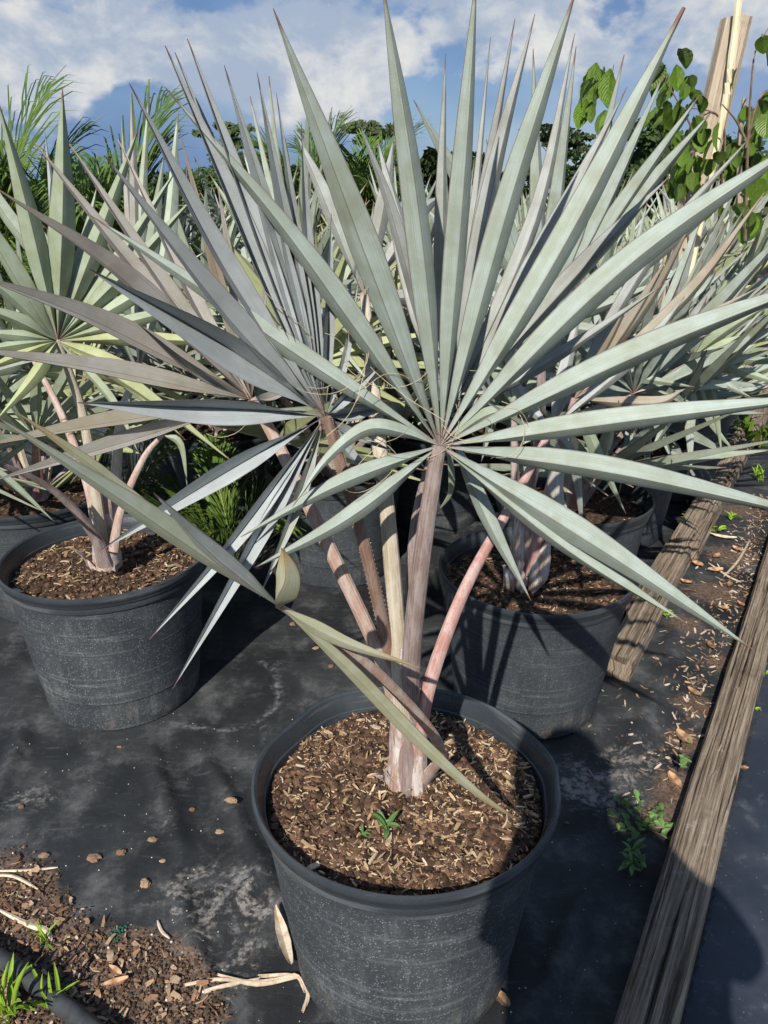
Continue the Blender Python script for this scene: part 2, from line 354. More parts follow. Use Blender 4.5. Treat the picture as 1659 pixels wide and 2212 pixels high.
def wood_mat(name, a, b, dark, k=1.0):
    q = NT(name, 0.85, 0.15); u = q.vec('UV', (1, 1, 1))
    g = q.noise(q.vec('UV', (46, 3.2, 1)), 1.0, 7, 0.7, 0.4); g2 = q.noise(q.vec('UV', (150, 9, 1)), 1.0, 4, 0.7)
    c = q.mix(q.rng(g, 0.34, 0.66), a, b)
    c = q.mix(q.math('MULTIPLY', q.rng(g2, 0.55, 0.7), 0.5), c, tuple(min(1, x*1.5) for x in b))
    crack = q.rng(q.noise(q.vec('UV', (24, 1.3, 1)), 1.0, 6, 0.6, 0.8), 0.40, 0.36)
    c = q.mix(q.math('MULTIPLY', crack, 0.8*k), c, dark)
    c = q.mix(q.math('MULTIPLY', q.rng(q.noise(q.vec('Object', (1, 1, 1)), 30, 8, 0.8), 0.56, 0.66), 0.40), c, (0.50, 0.45, 0.38))
    c = q.mix(q.math('MULTIPLY', q.rng(q.noise(q.vec('Object'), 4, 5, 0.7), 0.54, 0.68), 0.5), c, tuple(x*0.5 for x in a))
    q.color(c)
    q.bump(q.math('ADD', q.math('SUBTRACT', g, q.math('MULTIPLY', crack, 0.6)), q.math('MULTIPLY', g2, 0.4)), 0.006, 0.9)
    return q.m
M['timber'] = wood_mat('weathered_timber', (0.12, 0.088, 0.062), (0.36, 0.29, 0.215), (0.016, 0.012, 0.010), 1.1)
M['post'] = wood_mat('post_timber', (0.42, 0.33, 0.24), (0.58, 0.49, 0.38), (0.25, 0.17, 0.11), 0.5)

def plain(name, a, b, scale=30, rough=0.6, spec=0.3, bump=0.001, trans=0.0, vary=0.0):
    q = NT(name, rough, spec); ob = q.vec('Object')
    c = q.mix(q.rng(q.noise(ob, scale, 5, 0.6), 0.35, 0.65), a, b)
    if vary:
        rv = q.rng(q.rand(), 0, 1, 1-vary, 1+vary, False)
        v = q.n.new('ShaderNodeVectorMath'); v.operation = 'SCALE'; q.l.new(c, v.inputs[0]); q.l.new(rv, v.inputs['Scale']); c = v.outputs[0]
    q.color(c); q.bump(q.noise(ob, scale*3, 4), bump, 0.8)
    if trans:
        t = q.n.new('ShaderNodeBsdfTranslucent'); q.l.new(c, t.inputs[0])
        mx = q.n.new('ShaderNodeMixShader'); mx.inputs[0].default_value = trans
        q.l.new(q.b.outputs[0], mx.inputs[1]); q.l.new(t.outputs[0], mx.inputs[2])
        q.l.new(mx.outputs[0], q.n['Material Output'].inputs[0])
    return q.m
M['bamboo'] = plain('cane', (0.62, 0.52, 0.33), (0.74, 0.66, 0.46), 12)
M['pipe'] = plain('black_pipe', (0.028, 0.031, 0.034), (0.055, 0.06, 0.063), 18, 0.5)
M['fibre'] = plain('palm_fibre', (0.40, 0.31, 0.18), (0.50, 0.42, 0.28), 80)
M['straw'] = plain('dry_straw', (0.45, 0.35, 0.24), (0.62, 0.53, 0.41), 60)
M['dryleaf'] = plain('dry_leaf', (0.20, 0.10, 0.055), (0.42, 0.26, 0.15), 40, vary=0.45)
M['vine'] = plain('vine_leaf', (0.12, 0.24, 0.025), (0.24, 0.37, 0.05), 9, 0.4, 0.45, 0.004, 0.4, 0.35)
M['vinestem'] = plain('vine_stem', (0.12, 0.08, 0.055), (0.2, 0.14, 0.10), 30)
M['weed'] = plain('weed_leaf', (0.12, 0.22, 0.06), (0.20, 0.33, 0.11), 60, 0.5, 0.3, 0.001, 0.25, 0.25)
M['weed_bright'] = plain('bright_weed_leaf', (0.24, 0.42, 0.03), (0.34, 0.50, 0.05), 60, 0.5, 0.3, 0.001, 0.3, 0.2)
M['feather'] = plain('feather_leaflet', (0.045, 0.105, 0.020), (0.17, 0.26, 0.04), 5, 0.45, 0.4, 0.001, 0.3, 0.3)
M['rachis'] = plain('frond_stem', (0.16, 0.22, 0.06), (0.27, 0.30, 0.11), 20)
M['crown'] = plain('tree_foliage', (0.022, 0.048, 0.015), (0.055, 0.090, 0.026), 0.7, 0.7, 0.2, 0.01, 0.15, 0.3)
M['pinecrown'] = plain('pine_foliage', (0.045, 0.075, 0.03), (0.09, 0.115, 0.05), 0.9, 0.7, 0.2, 0.01, 0.1, 0.2)
M['bark'] = plain('tree_bark', (0.09, 0.07, 0.055), (0.17, 0.14, 0.11), 4, 0.9)
M['stone'] = plain('small_stone', (0.16, 0.10, 0.07), (0.36, 0.25, 0.18), 70, 0.9, 0.1, 0.002)
M['cloth'] = plain('shirt_cloth', (0.10, 0.14, 0.2), (0.13, 0.17, 0.24), 30, 0.9)
M['skin'] = plain('skin', (0.50, 0.31, 0.22), (0.55, 0.35, 0.26), 20, 0.5)
M['hair'] = plain('hair', (0.04, 0.025, 0.015), (0.07, 0.045, 0.03), 60, 0.6)
M['phone'] = plain('phone_case', (0.03, 0.03, 0.035), (0.04, 0.04, 0.045), 20, 0.3)

# ------------------------------------------------------------------ ground
g = MB()
for (x0, x1, y0, y1) in ((-900, 900, -300, 1500),):
    g.add([(x0, y0, -0.06), (x1, y0, -0.06), (x1, y1, -0.06), (x0, y1, -0.06)], [(0, 1, 2, 3)])
setting(g.obj('ground', M['field']))

TD = Vector((math.sin(R(30.8)), math.cos(R(30.8)), 0)); TN = Vector((-TD.y, TD.x, 0))   # along / left of the timbers
T0 = Vector((0.4816, 0.938, 0)) - TD*0.75
F0 = Vector((0.76, 2.16, 0))
dustspots = [(1290, 1700, .10, 1.2), (1380, 1640, .06, .9), (900, 2020, .0, 0), (455, 1990, .10, .9), (430, 2080, .10, .9), (410, 1900, .06, .5),
             (600, 1480, .02, 0.8), (590, 1530, .02, .7), (560, 1570, .03, .8), (480, 1590, .03, .7), (520, 1880, .03, .8), (490, 1940, .035, .7),
             (240, 1770, .03, .7), (100, 1720, .05, .55), (600, 1430, .02, .7), (30, 1740, .05, .5), (640, 1990, .02, .8), (470, 2110, .05, .8), (660, 1400, .02, .6), (1250, 2070, .0, 0), (590, 1960, .03, .5), (360, 1780, .04, .4)]
dirtspots = [(50, 1930, .05, 1.0), (0, 2010, .08, 1.2), (150, 2120, .06, 1.1), (290, 2070, .045, 1.1), (330, 2160, .07, 1.2), (100, 2190, .11, 1.2), (370, 2110, .035, .9),
             (420, 2215, .05, .9), (-20, 1890, .06, .9), (40, 2060, .06, .9), (220, 2200, .09, 1.0), (1460, 1690, .05, 1.0), (1480, 1600, .05, 1.0), (1440, 1760, .05, .9), (1500, 1520, .05, 1.0), (1560, 1430, .05, .9),
             (1540, 1280, .10, .9), (1480, 1350, .06, .9), (1580, 1200, .1, .9), (1600, 1100, .12, .8), (1370, 1800, .05, .5)]
dustspots = [(gr(a, b), s, k) for a, b, s, k in dustspots if k > 0]; dirtspots = [(gr(a, b), s, k) for a, b, s, k in dirtspots]
wr = [(gr(430, 1600), gr(600, 1960)), (gr(320, 1600), gr(400, 1850)), (gr(560, 1620), gr(880, 1990)), (gr(1400, 1480), gr(1300, 1800)), (gr(640, 1780), gr(500, 1960)), (gr(60, 1560), gr(-40, 1800)), (gr(370, 1900), gr(480, 2140)), (gr(1290, 1900), gr(1150, 2190)), (gr(1470, 1330), gr(1330, 1760))]
salt = [[(560, 1430), (590, 1445), (605, 1490), (595, 1530), (555, 1560), (480, 1580), (370, 1562)], [(545, 1878), (500, 1915), (470, 1950)]]
salt = [[gr(*p) for p in l_] for l_ in salt]
def seg_d(p, a, b):
    ab = b-a; t = max(0, min(1, (p-a).dot(ab)/ab.length_squared)); return (p-a-ab*t).length, t
def fabric_z(x, y):
    z = 0.006*noise.noise(Vector((x*2.2, y*2.2, 0))) + 0.003*noise.noise(Vector((x*7, y*7, 3)))
    p = Vector((x + 0.03*noise.noise(Vector((x*4, y*4, 8))), y, 0))
    for a, b in wr:
        d, t = seg_d(p, a, b)
        if d < 0.06: z += 0.019*math.exp(-(d/0.021)**2)*math.sin(math.pi*min(1, max(0.02, t)))**0.5
    return max(z, -0.012)
def sheet(name, x0, x1, y0, y1, st, mat, zf, keep=lambda x, y: True, tint=True):
    nx = int((x1-x0)/st)+1; ny = int((y1-y0)/st)+1; mb = MB(); cols = []
    vs = []
    for j in range(ny):
        for i in range(nx):
            x = x0+i*st; y = y0+j*st; vs.append((x, y, zf(x, y)))
            du = di = 0.0
            if tint and abs(x) < 3 and y < 4:
                for p, s, k in dustspots:
                    r2 = (x-p.x)**2+(y-p.y)**2
                    if r2 < 9*s*s: du += k*math.exp(-r2/(2*s*s))
                for p, s, k in dirtspots:
                    r2 = (x-p.x)**2+(y-p.y)**2
                    if r2 < 9*s*s: di += k*math.exp(-r2/(2*s*s))
            sl = 0.0
            if tint and abs(x) < 1.4 and y < 2.6:
                p = Vector((x+0.012*noise.noise(Vector((x*22, y*22, 2))), y+0.012*noise.noise(Vector((x*22, y*22, 7))), 0))
                for l_ in salt:
                    for a_, b_ in zip(l_[:-1], l_[1:]):
                        dd = seg_d(p, a_, b_)[0]
                        if dd < 0.03: sl = max(sl, math.exp(-(dd/0.008)**2))
            cols.append((min(du, 1), min(di, 1), sl))
    fs = [(j*nx+i, j*nx+i+1, (j+1)*nx+i+1, (j+1)*nx+i) for j in range(ny-1) for i in range(nx-1) if keep(x0+i*st, y0+j*st)]
    mb.v = vs; mb.f = fs; mb.uv = [(0, 0)]*len(vs); mb.c = cols
    return mb.obj(name, mat, None, True)
def side(x, y): return (Vector((x, y, 0))-T0).dot(TN)        # > 0 on the pot side of the near timber
setting(sheet('ground_fabric', -1.9, 2.3, 0.55, 3.7, 0.012, M['fabric'], fabric_z, lambda x, y: side(x, y) > -0.05))
far = MB()
for (a, b, c, d) in ((-14, -1.9, -4, 22), (-1.9, 6.5, 3.68, 22), (-1.9, 0.28, -4, 0.56)):
    far.add([(a, c, -0.006), (b, c, -0.006), (b, d, -0.006), (a, d, -0.006)], [(0, 1, 2, 3)], None, (0, 0, 0))
setting(far.obj('ground_fabric', M['fabric']))
setting(sheet('ground_fabric', -0.6, 7.0, -0.9, 8.1, 0.06, M['fabric2'], lambda x, y: -0.004+0.008*noise.noise(Vector((x*1.6, y*1.6, 5))), lambda x, y: side(x, y) < 0.06, False))

def timber(a, b, w, h, label, seed, group='weathered border timbers'):
    L = (b-a).length; d = (b-a).normalized(); s = Vector((d.y, -d.x, 0)); mb = MB()
    prof = []
    K = 40
    for k in range(K+1):                       # over the top from left foot to right foot
        u = k/K
        if u < 0.2: prof.append((-w/2, h*u/0.2, 0))
        elif u > 0.8: prof.append((w/2, h*(1-(u-0.8)/0.2), 0))
        else: prof.append((-w/2+w*(u-0.2)/0.6, h, 1))
    n = int(L/0.02); vs = []; uv = []
    cracks = [(random.Random(seed*13+i).uniform(0.25, 0.75), random.Random(seed*31+i).uniform(0, L), random.Random(seed*7+i).uniform(0.4, 1.2)) for i in range(14)]
    for i in range(n+1):
        t = i/n*L
        bow = 0.008*noise.noise(Vector((t*0.9, seed, 1)))
        for k, (x, z, top) in enumerate(prof):
            u = k/K
            g1 = noise.noise(Vector((u*26+seed, t*1.5, seed))); g2 = noise.noise(Vector((u*60, t*5, seed+4)))
            dz = 0.0045*g1 + 0.003*g2
            for cu, ct, cl in cracks:
                cu2 = cu + 0.02*noise.noise(Vector((t*2, ct, 0)))
                if abs(t-ct) < cl/2 and abs(u-cu2) < 0.022: dz -= 0.014*(1-(2*abs(t-ct)/cl)**2)
            edge = 0
            if 0.17 < u < 0.24 or 0.76 < u < 0.83: edge = 0.006 + 0.008*max(0, noise.noise(Vector((t*4, u*3, seed+9))))
            px = x + (dz if not top else 0)*(-1 if x < 0 else 1) - math.copysign(edge, x)
            pz = max(-0.01, z + (dz if top else 0) - (edge if top else 0)*0.7)
            if z == 0: pz = -0.012
            vs.append(a + d*t + s*(px+bow) + Vector((0, 0, pz))); uv.append((u*0.5+seed*0.37, t+seed))
    m = K+1
    fs = [(i*m+k, (i+1)*m+k, (i+1)*m+k+1, i*m+k+1) for i in range(n) for k in range(K)]
    fs.append(tuple(range(0, m))); fs.append(tuple(n*m+k for k in range(m-1, -1, -1)))
    mb.add(vs, fs, uv); o = mb.obj('border_timber', M['timber'], None, False); tag(o, label, 'timber', group); return o
timber(T0-TN*(-0.006), T0+TD*5.3-TN*(-0.006), 0.104, 0.09, 'long weathered grey timber nearest the camera, running up the right edge', 3)
F1 = F0 + TD*1.02
timber(F0, F1, 0.115, 0.085, 'short weathered timber with its cut end facing us beside the pot in shade', 5)
timber(F1+TD*0.02+TN*(-0.015), F0+TD*4.6+TN*(-0.02), 0.125, 0.10, 'far weathered timber striped with leaf shadows, behind the short one', 8)

# ------------------------------------------------------------------ pots
def pot_mesh(dent, seed):
    N = 96; body = MB(); rim = MB()
    def ringset(mb, prof, closed_bottom=False):
        vs = []; uv = []
        for (r, z) in prof:
            for k in range(N):
                a = 2*math.pi*k/N
                f = dent(a, z)
                w = 1+0.004*noise.noise(Vector((math.cos(a)*2, math.sin(a)*2, z*6+seed)))
                vs.append((r*f*w*math.cos(a), r*f*w*math.sin(a), z)); uv.append((k/N, z))
        fs = [(i*N+k, i*N+(k+1) % N, (i+1)*N+(k+1) % N, (i+1)*N+k) for i in range(len(prof)-1) for k in range(N)]
        if closed_bottom: fs.append(tuple(range(N-1, -1, -1)))
        mb.add(vs, fs, uv)
    P = [(0.215, 0.0), (0.222, 0.004), (0.2255, 0.015), (0.229, 0.06), (0.232, 0.095), (0.2325, 0.0965), (0.2345, 0.0985), (0.2352, 0.103)]
    for zc in (0.185, 0.27, 0.335):
        r = 0.2358+(zc-0.103)*0.112
        P += [(r, zc-0.0015), (r-0.0013, zc-0.0008), (r-0.0013, zc+0.0004), (r+0.0004, zc+0.0012)]
    P += [(0.2725, 0.405), (0.274, 0.418), (0.2705, 0.424), (0.266, 0.42), (0.262, 0.38), (0.25, 0.30)]
    ringset(body, P, True)
    ringset(rim, [(0.2735, 0.408), (0.2785, 0.412), (0.2805, 0.420), (0.2795, 0.428), (0.2835, 0.432), (0.2855, 0.442), (0.2885, 0.446), (0.2905, 0.454), (0.289, 0.461), (0.284, 0.463), (0.2795, 0.459), (0.277, 0.450), (0.270, 0.435), (0.2665, 0.40), (0.2635, 0.37)])
    return body, rim
def soil_mesh(seed, amp=0.012, z0=0.408):
    mb = MB(); NR, NA = 30, 84; vs = [(0, 0, z0+0.012)]
    for i in range(1, NR+1):
        r = 0.264*i/NR
        for k in range(NA):
            a = 2*math.pi*k/NA; x = r*math.cos(a); y = r*math.sin(a)
            z = z0 + 0.014*(1-(r/0.264)**2) + amp*noise.noise(Vector((x*14, y*14, seed))) + amp*0.7*noise.noise(Vector((x*45, y*45, seed+5))) + amp*0.5*noise.noise(Vector((x*110, y*110, seed+9)))
            vs.append((x, y, z))
    fs = [(0, 1+k, 1+(k+1) % NA) for k in range(NA)]
    for i in range(NR-1):
        for k in range(NA):
            a = 1+i*NA; fs.append((a+k, a+NA+k, a+NA+(k+1) % NA, a+(k+1) % NA))
    mb.add(vs, fs); return mb
STRAW = [(0.55, 0.42, 0.27), (0.45, 0.32, 0.20), (0.64, 0.53, 0.38), (0.42, 0.29, 0.17), (0.30, 0.19, 0.12), (0.36, 0.25, 0.17), (0.16, 0.10, 0.07)]
def chip(mb, c, rnd, L, w, h, col, tilt=0.25):
    q = Matrix.Rotation(rnd.uniform(0, 6.28), 3, 'Z') @ Matrix.Rotation(rnd.gauss(0, tilt), 3, 'Y') @ Matrix.Rotation(rnd.gauss(0, tilt*1.5), 3, 'X')
    t0, t1 = rnd.uniform(0.3, 1), rnd.uniform(0.15, 0.9); b = rnd.uniform(-0.12, 0.12)*L
    P = [(-L/2, -w/2*t0, -h/2), (-L/2, w/2*t0, -h/2), (L/2, w/2*t1, -h/2), (L/2, -w/2*t1, -h/2), (-L/2, -w/2*t0, h/2), (-L/2, w/2*t0, h/2), (L/2, w/2*t1, h/2), (L/2, -w/2*t1, h/2)]
    M0 = [(0, -w/2, -h/2+b), (0, w/2, -h/2+b), (0, w/2, h/2+b), (0, -w/2, h/2+b)]
    vs = [q @ Vector(p)+c for p in P+M0]
    fs = [(0, 1, 5, 4), (2, 3, 7, 6), (0, 8, 9, 1), (8, 3, 2, 9), (4, 5, 10, 11), (11, 10, 6, 7), (1, 9, 10, 5), (9, 2, 6, 10), (0, 4, 11, 8), (8, 11, 7, 3)]
    mb.add(vs, fs, None, col)
ICO = None
def lump(mb, c, rnd, r, col, sq=0.7):
    global ICO
    if ICO is None:
        p = (1+5**0.5)/2
        V = [(-1, p, 0), (1, p, 0), (-1, -p, 0), (1, -p, 0), (0, -1, p), (0, 1, p), (0, -1, -p), (0, 1, -p), (p, 0, -1), (p, 0, 1), (-p, 0, -1), (-p, 0, 1)]
        ICO = ([Vector(v).normalized() for v in V], [(0, 11, 5), (0, 5, 1), (0, 1, 7), (0, 7, 10), (0, 10, 11), (1, 5, 9), (5, 11, 4), (11, 10, 2), (10, 7, 6), (7, 1, 8), (3, 9, 4), (3, 4, 2), (3, 2, 6), (3, 6, 8), (3, 8, 9), (4, 9, 5), (2, 4, 11), (6, 2, 10), (8, 6, 7), (9, 8, 1)])
    rot = Matrix.Rotation(rnd.uniform(0, 6.28), 3, 'Z'); e = rnd.uniform(0.7, 1.3)
    vs = [c + rot @ Vector((v.x*r*e*rnd.uniform(0.75, 1.2), v.y*r*rnd.uniform(0.75, 1.2), v.z*r*sq*rnd.uniform(0.7, 1.2))) for v in ICO[0]]
    mb.add(vs, ICO[1], None, col)
def jit(c, rnd, k=0.18):
    f = 1+rnd.uniform(-k, k); return tuple(x*f for x in c)
def soil_litter(seed, nchips, nlumps, straw=0.7, z0=0.408, parts=0, parent=None, R0=0.258):
    rnd = random.Random(seed); mb = MB()
    def zz(x, y): 
        r2 = (x*x+y*y)/0.264**2
        return z0 + 0.014*(1-r2) + 0.012*noise.noise(Vector((x*14, y*14, seed)))
    for i in range(nlumps):
        a = rnd.uniform(0, 6.28); r = R0*math.sqrt(rnd.random()); x, y = r*math.cos(a), r*math.sin(a)
        lump(mb, Vector((x, y, zz(x, y)+0.002)), rnd, rnd.choice((0.003, 0.004, 0.005, 0.007, 0.009)), jit(rnd.choice([(0.085, 0.050, 0.033), (0.12, 0.072, 0.048), (0.050, 0.031, 0.022), (0.17, 0.10, 0.065)]), rnd))
    for i in range(nchips):
        a = rnd.uniform(0, 6.28); r = R0*math.sqrt(rnd.random()); x, y = r*math.cos(a), r*math.sin(a)
        thick = noise.noise(Vector((x*9, y*9, seed+2)))
        if thick < 0.0 and rnd.random() < 0.55: continue
        L = rnd.choice((0.0035, 0.004, 0.005, 0.005, 0.006, 0.007, 0.009, 0.011, 0.014, 0.020)); w = L*rnd.uniform(0.08, 0.30)
        col = jit(rnd.choice(STRAW[:4]) if rnd.random() < straw else rnd.choice(STRAW[3:]), rnd)
        chip(mb, Vector((x, y, zz(x, y)+rnd.uniform(0.003, 0.009))), rnd, L, w, rnd.uniform(0.0010, 0.0026), col)
    big = []
    for i in range(parts):
        m2 = MB(); a = rnd.uniform(0, 6.28); r = R0*0.97*math.sqrt(rnd.random()); x, y = r*math.cos(a), r*math.sin(a)
        L = rnd.uniform(0.018, 0.034); chip(m2, Vector((0, 0, 0)), rnd, L, L*rnd.uniform(0.12, 0.34), rnd.uniform(0.0015, 0.004), jit(rnd.choice(STRAW[:5]), rnd), 0.15)
        o = m2.obj('wood_chip', M['bits'], parent, False, (x, y, zz(x, y)+0.009)); big.append(o)
    return mb
def round_dent(a, z): return 1.0
def main_dent(a, z):
    k = max(0, (z-0.15)/0.31)**1.5
    return 1 + k*(-0.035*math.exp(-((a-2.55)/0.22)**2) + 0.022*math.exp(-((a-2.15)/0.25)**2)+0.018*math.exp(-((a-0.12)/0.18)**2) - 0.010*math.exp(-((a-0.55)/0.2)**2) + 0.012*math.cos(2*a+0.4))
def pot3_dent(a, z):
    k = max(0, (z-0.2)/0.26)**2; a2 = (a+math.pi) % (2*math.pi)-math.pi
    return 1 + k*(0.05*math.exp(-((a2+0.35)/0.25)**2) - 0.015*math.cos(2*a))
def make_pot(label, loc, dent=round_dent, seed=1, chips=0, lumps=0, parts=0, mat='pot', straw=0.7, scale=1.0, group='black nursery pots'):
    t = thing('nursery_pot', label, 'plant pot', loc, 0, group)
    t.scale = (scale,)*3
    b, r = pot_mesh(dent, seed); b.obj('pot_body', M[mat], t, True); r.obj('pot_rim', M[mat], t, True)
    s = soil_mesh(seed).obj('potting_soil', M['soil'], t, True)
    if chips: stuff(soil_litter(seed, chips, lumps, straw, parts=parts, parent=t).obj('soil_litter', M['bits'], t))
    return t
def copy_tree(o, parent=None):
    c = o.copy(); COL.objects.link(c)
    if parent: c.parent = parent
    for ch in list(o.children): copy_tree(ch, c)
    return c
PM = Vector((0.040, 1.172, 0)); P2 = Vector((-0.845, 2.11, 0)); P3 = Vector((0.45, 2.06, 0))
potA = make_pot('large black nursery pot in front, white speckles down its side', PM, main_dent, 1, 3700, 4800, 50, straw=0.62)
potB = make_pot('black pot in full sun at left with a chalky streaked side', P2, round_dent, 2, 1000, 1500, 40, scale=1.05)
potC = make_pot('black pot right behind the front one, striped with leaf shadows', P3, pot3_dent, 3, 900, 1200, 0, 'pot_clean', 0.3)
far_pot = make_pot('black pot in deep shade behind the front palm stems', (-0.2, 3.0, 0), round_dent, 4, 160, 200, 0, 'pot_clean', 0.3)
pots_far = [(0.70, 2.66, 'black pot second back along the timber, its rim in leaf shade'), (1.08, 3.36, 'black pot third back along the timber, below the reddish stalk'), (1.54, 3.95, 'black pot at the end of the timber, beside the green vine'),
            (-1.32, 2.72, 'greyish pot half out of frame behind the left sunny pot')]
far_pots = [far_pot]
for x, y, lb in pots_far:
    o = copy_tree(far_pot); o.location = (x, y, 0); o.rotation_euler.z = random.uniform(0, 6); o['label'] = lb; far_pots.append(o)

# ------------------------------------------------------------------ hero palm leaves
CAMP = Vector((0, 0, CAM_H))
def fibres(hub, n, seed, parent, size=0.12, N=Vector((0, -1, 0))):
    rnd = random.Random(seed)
    for i in range(n):
        p = hub + Vector((rnd.uniform(-1, 1)*size*0.9, -0.012, rnd.uniform(-0.2, 1)*size)); d = Vector((rnd.uniform(-1, 1), rnd.uniform(-0.5, 0.1), rnd.uniform(-1, 1))).normalized()
        pts = []; ax = Vector((rnd.uniform(-.3, .3), 1, rnd.uniform(-.3, .3))).normalized(); w = rnd.uniform(-0.35, 0.35)
        for k in range(12):
            pts.append(p.copy()); d = Matrix.Rotation(w+rnd.uniform(-.1, .1), 3, ax) @ d; p += d*size*0.10
        mb = MB(); tube(mb, pts, 0.0005, 4); mb.obj('leaf_fibre', M['fibre'], parent)
def hero_leaf(palm, hub, stalk_pts, radii, smat, segs, lmat, N, sign, fold=38, name='leaf_stalk', flat=0.75, nst=16, fib=0, seed=0, teeth=False, flipcol=None):
    """hub = (px,py,Y); segs: (width_px, Ytip, tip, mid[, mat]) ; the stalk carries the leaf's segments"""
    org = palm.location
    H = at(*hub); mb = MB(); pts = catmull([p for p in stalk_pts]+[H+(N*0.004)], 22)
    rr = 0.79*np.interp(np.linspace(0, 1, len(pts)), np.linspace(0, 1, len(radii)), radii)
    pts = [p-org for p in pts]
    tube(mb, pts, [float(x) for x in rr], 12, flat, up=Vector((0, 1, 0.3)))
    if teeth:
        rnd = random.Random(seed)
        for i in range(len(pts)-1):
            for k in range(5):
                f = k/5; p = pts[i].lerp(pts[i+1], f); r = rr[i]
                t = (pts[i+1]-pts[i]).normalized(); s = t.cross(Vector((0, 1, 0.3))).normalized()
                for sg in (-1, 1):
                    b0 = p+s*sg*r*0.97; l = rnd.uniform(0.0012, 0.0028)
                    mb.add([b0-t*0.0015, b0+t*0.0015, b0+s*sg*l+t*0.001, b0+Vector((0, -0.001, 0))], [(0, 1, 2), (0, 3, 2), (1, 2, 3)], [(0.1, f)]*4)
    st = mb.obj(name, M[smat], palm, True)
    rnd = random.Random(seed+99)
    for sg in segs:
        wpx, Yt, path = sg[0], sg[1], sg[2]; mt = sg[3] if len(sg) > 3 and sg[3] else lmat
        kw = sg[4] if len(sg) > 4 else {}
        n = len(path); P = [H]
        for i, (x, y) in enumerate(path):
            f = (i+1)/n; Y = hub[2]+(Yt-hub[2])*f
            if kw.get('Ys'): Y = kw['Ys'][i]
            P.append(at(x, y, Y))
        mid = P[len(P)//2]; w = wpx*0.83/FPX*depth_of(mid)
        pts = [p-org for p in catmull(P, nst if n < 3 else nst+8)]
        tw = kw.get('twist', rnd.uniform(-9, 9)); fo = kw.get('fold', fold+rnd.uniform(-5, 6)); NN = kw.get('N', N)
        b = blade(pts, w, NN, kw.get('sign', sign), fo, True, tw, peak=kw.get('peak', 0.44), blunt=kw.get('blunt', 0), tp=kw.get('tp', 1.18), roll=kw.get('roll', (21 if (P[-1]-P[0]).normalized().x > -0.25 else -18)*sign*kw.get('sign', 1)))
        b.obj('leaf_segment', M[mt], st, True)
    if fib: fibres(H-org, fib, seed, st)
    return st
soilz = 0.425
palmA = thing('silver_fan_palm', 'big silver-green fan palm in the front pot with pink and cream stalks', 'palm', PM+Vector((0, 0, soilz)), 0, 'silver fan palms in pots')
NA_ = Vector((-0.05, -0.93, 0.36)).normalized()
T = lambda px, py, Y: at(px, py, Y)
# leaf A : the big front fan
segA = [
 (46, 0.98, [(750, 1118), (548, 1228)]), (44, 1.00, [(740, 1040), (520, 1160)]),
 (42, 1.00, [(870, 932), (790, 926), (705, 992), (632, 1095)]),
 (56, 1.02, [(700, 800), (440, 625), (195, 465)]),
 (62, 1.02, [(780, 715), (600, 470), (355, 187)]),
 (78, 1.02, [(765, 470), (590, 18)]), (64, 1.00, [(900, 480), (826, -40)], None, {'tp': 1.7}),
 (60, 1.02, [(988, 480), (1030, -60)], None, {'tp': 1.7}), (64, 1.04, [(1085, 470), (1246, -25)], None, {'tp': 1.7}), (68, 1.04, [(1215, 520), (1478, 16)], None, {'tp': 1.9, 'blunt': 0.10}),
 (72, 1.04, [(1330, 588), (1770, 280)], None, {'tp': 1.7}), (66, 1.04, [(1390, 752), (1800, 595)], None, {'tp': 1.7}), (58, 1.04, [(1340, 905), (1800, 855)], None, {'tp': 1.7}),
 (60, 1.02, [(1330, 1015), (1800, 1125)], None, {'tp': 1.7}), (70, 0.98, [(1290, 1175), (1629, 1405)]), (50, 1.02, [(1230, 1180), (1480, 1345)], None, {'twist': 12}),
]
hubA = (950, 962, 1.10)
hero_leaf(palmA, hubA, [T(885, 1590, 1.175), T(890, 1400, 1.13), T(912, 1200, 1.10), T(940, 1010, 1.095)], [0.022, 0.021, 0.0185, 0.0155, 0.0135], 'stalk_mauve', segA, 'leaf_silver', NA_, 1.0, 48, fib=9, seed=4)
# leaf F : fan directly behind
segF = [(32, 1.22, [(860, 500), (775, 262)], 'leaf_grey'), (36, 1.2, [(952, 500), (963, 115)], 'leaf_grey'), (24, 1.25, [(1018, 500), (1060, 80)], 'leaf_grey'), (34, 1.22, [(1045, 420), (1113, 40)], 'leaf_grey'),
 (44, 1.2, [(1055, 420), (1156, 30)], 'leaf_grey'), (40, 1.3, [(1150, 480), (1242, 72)], 'leaf_grey'), (50, 1.28, [(1180, 520), (1355, 188)], 'leaf_grey'), (48, 1.22, [(1240, 590), (1450, 378)], 'leaf_grey'), (34, 1.3, [(1200, 770), (1440, 610)], 'leaf_grey'), (60, 1.35, [(880, 560), (815, 300)], 'leaf_grey'),
 (40, 1.18, [(1060, 1130), (1147, 1298)], 'leaf_silver'), (16, 1.3, [(975, 1050), (944, 1108)], 'leaf_green')]
hero_leaf(palmA, (962, 905, 1.22), [T(880, 1590, 1.17), T(888, 1350, 1.19), T(903, 1120, 1.22)], [0.02, 0.017, 0.015, 0.012], 'stalk_mauve', segF, 'leaf_grey', NA_, 1.0, 50, seed=5)
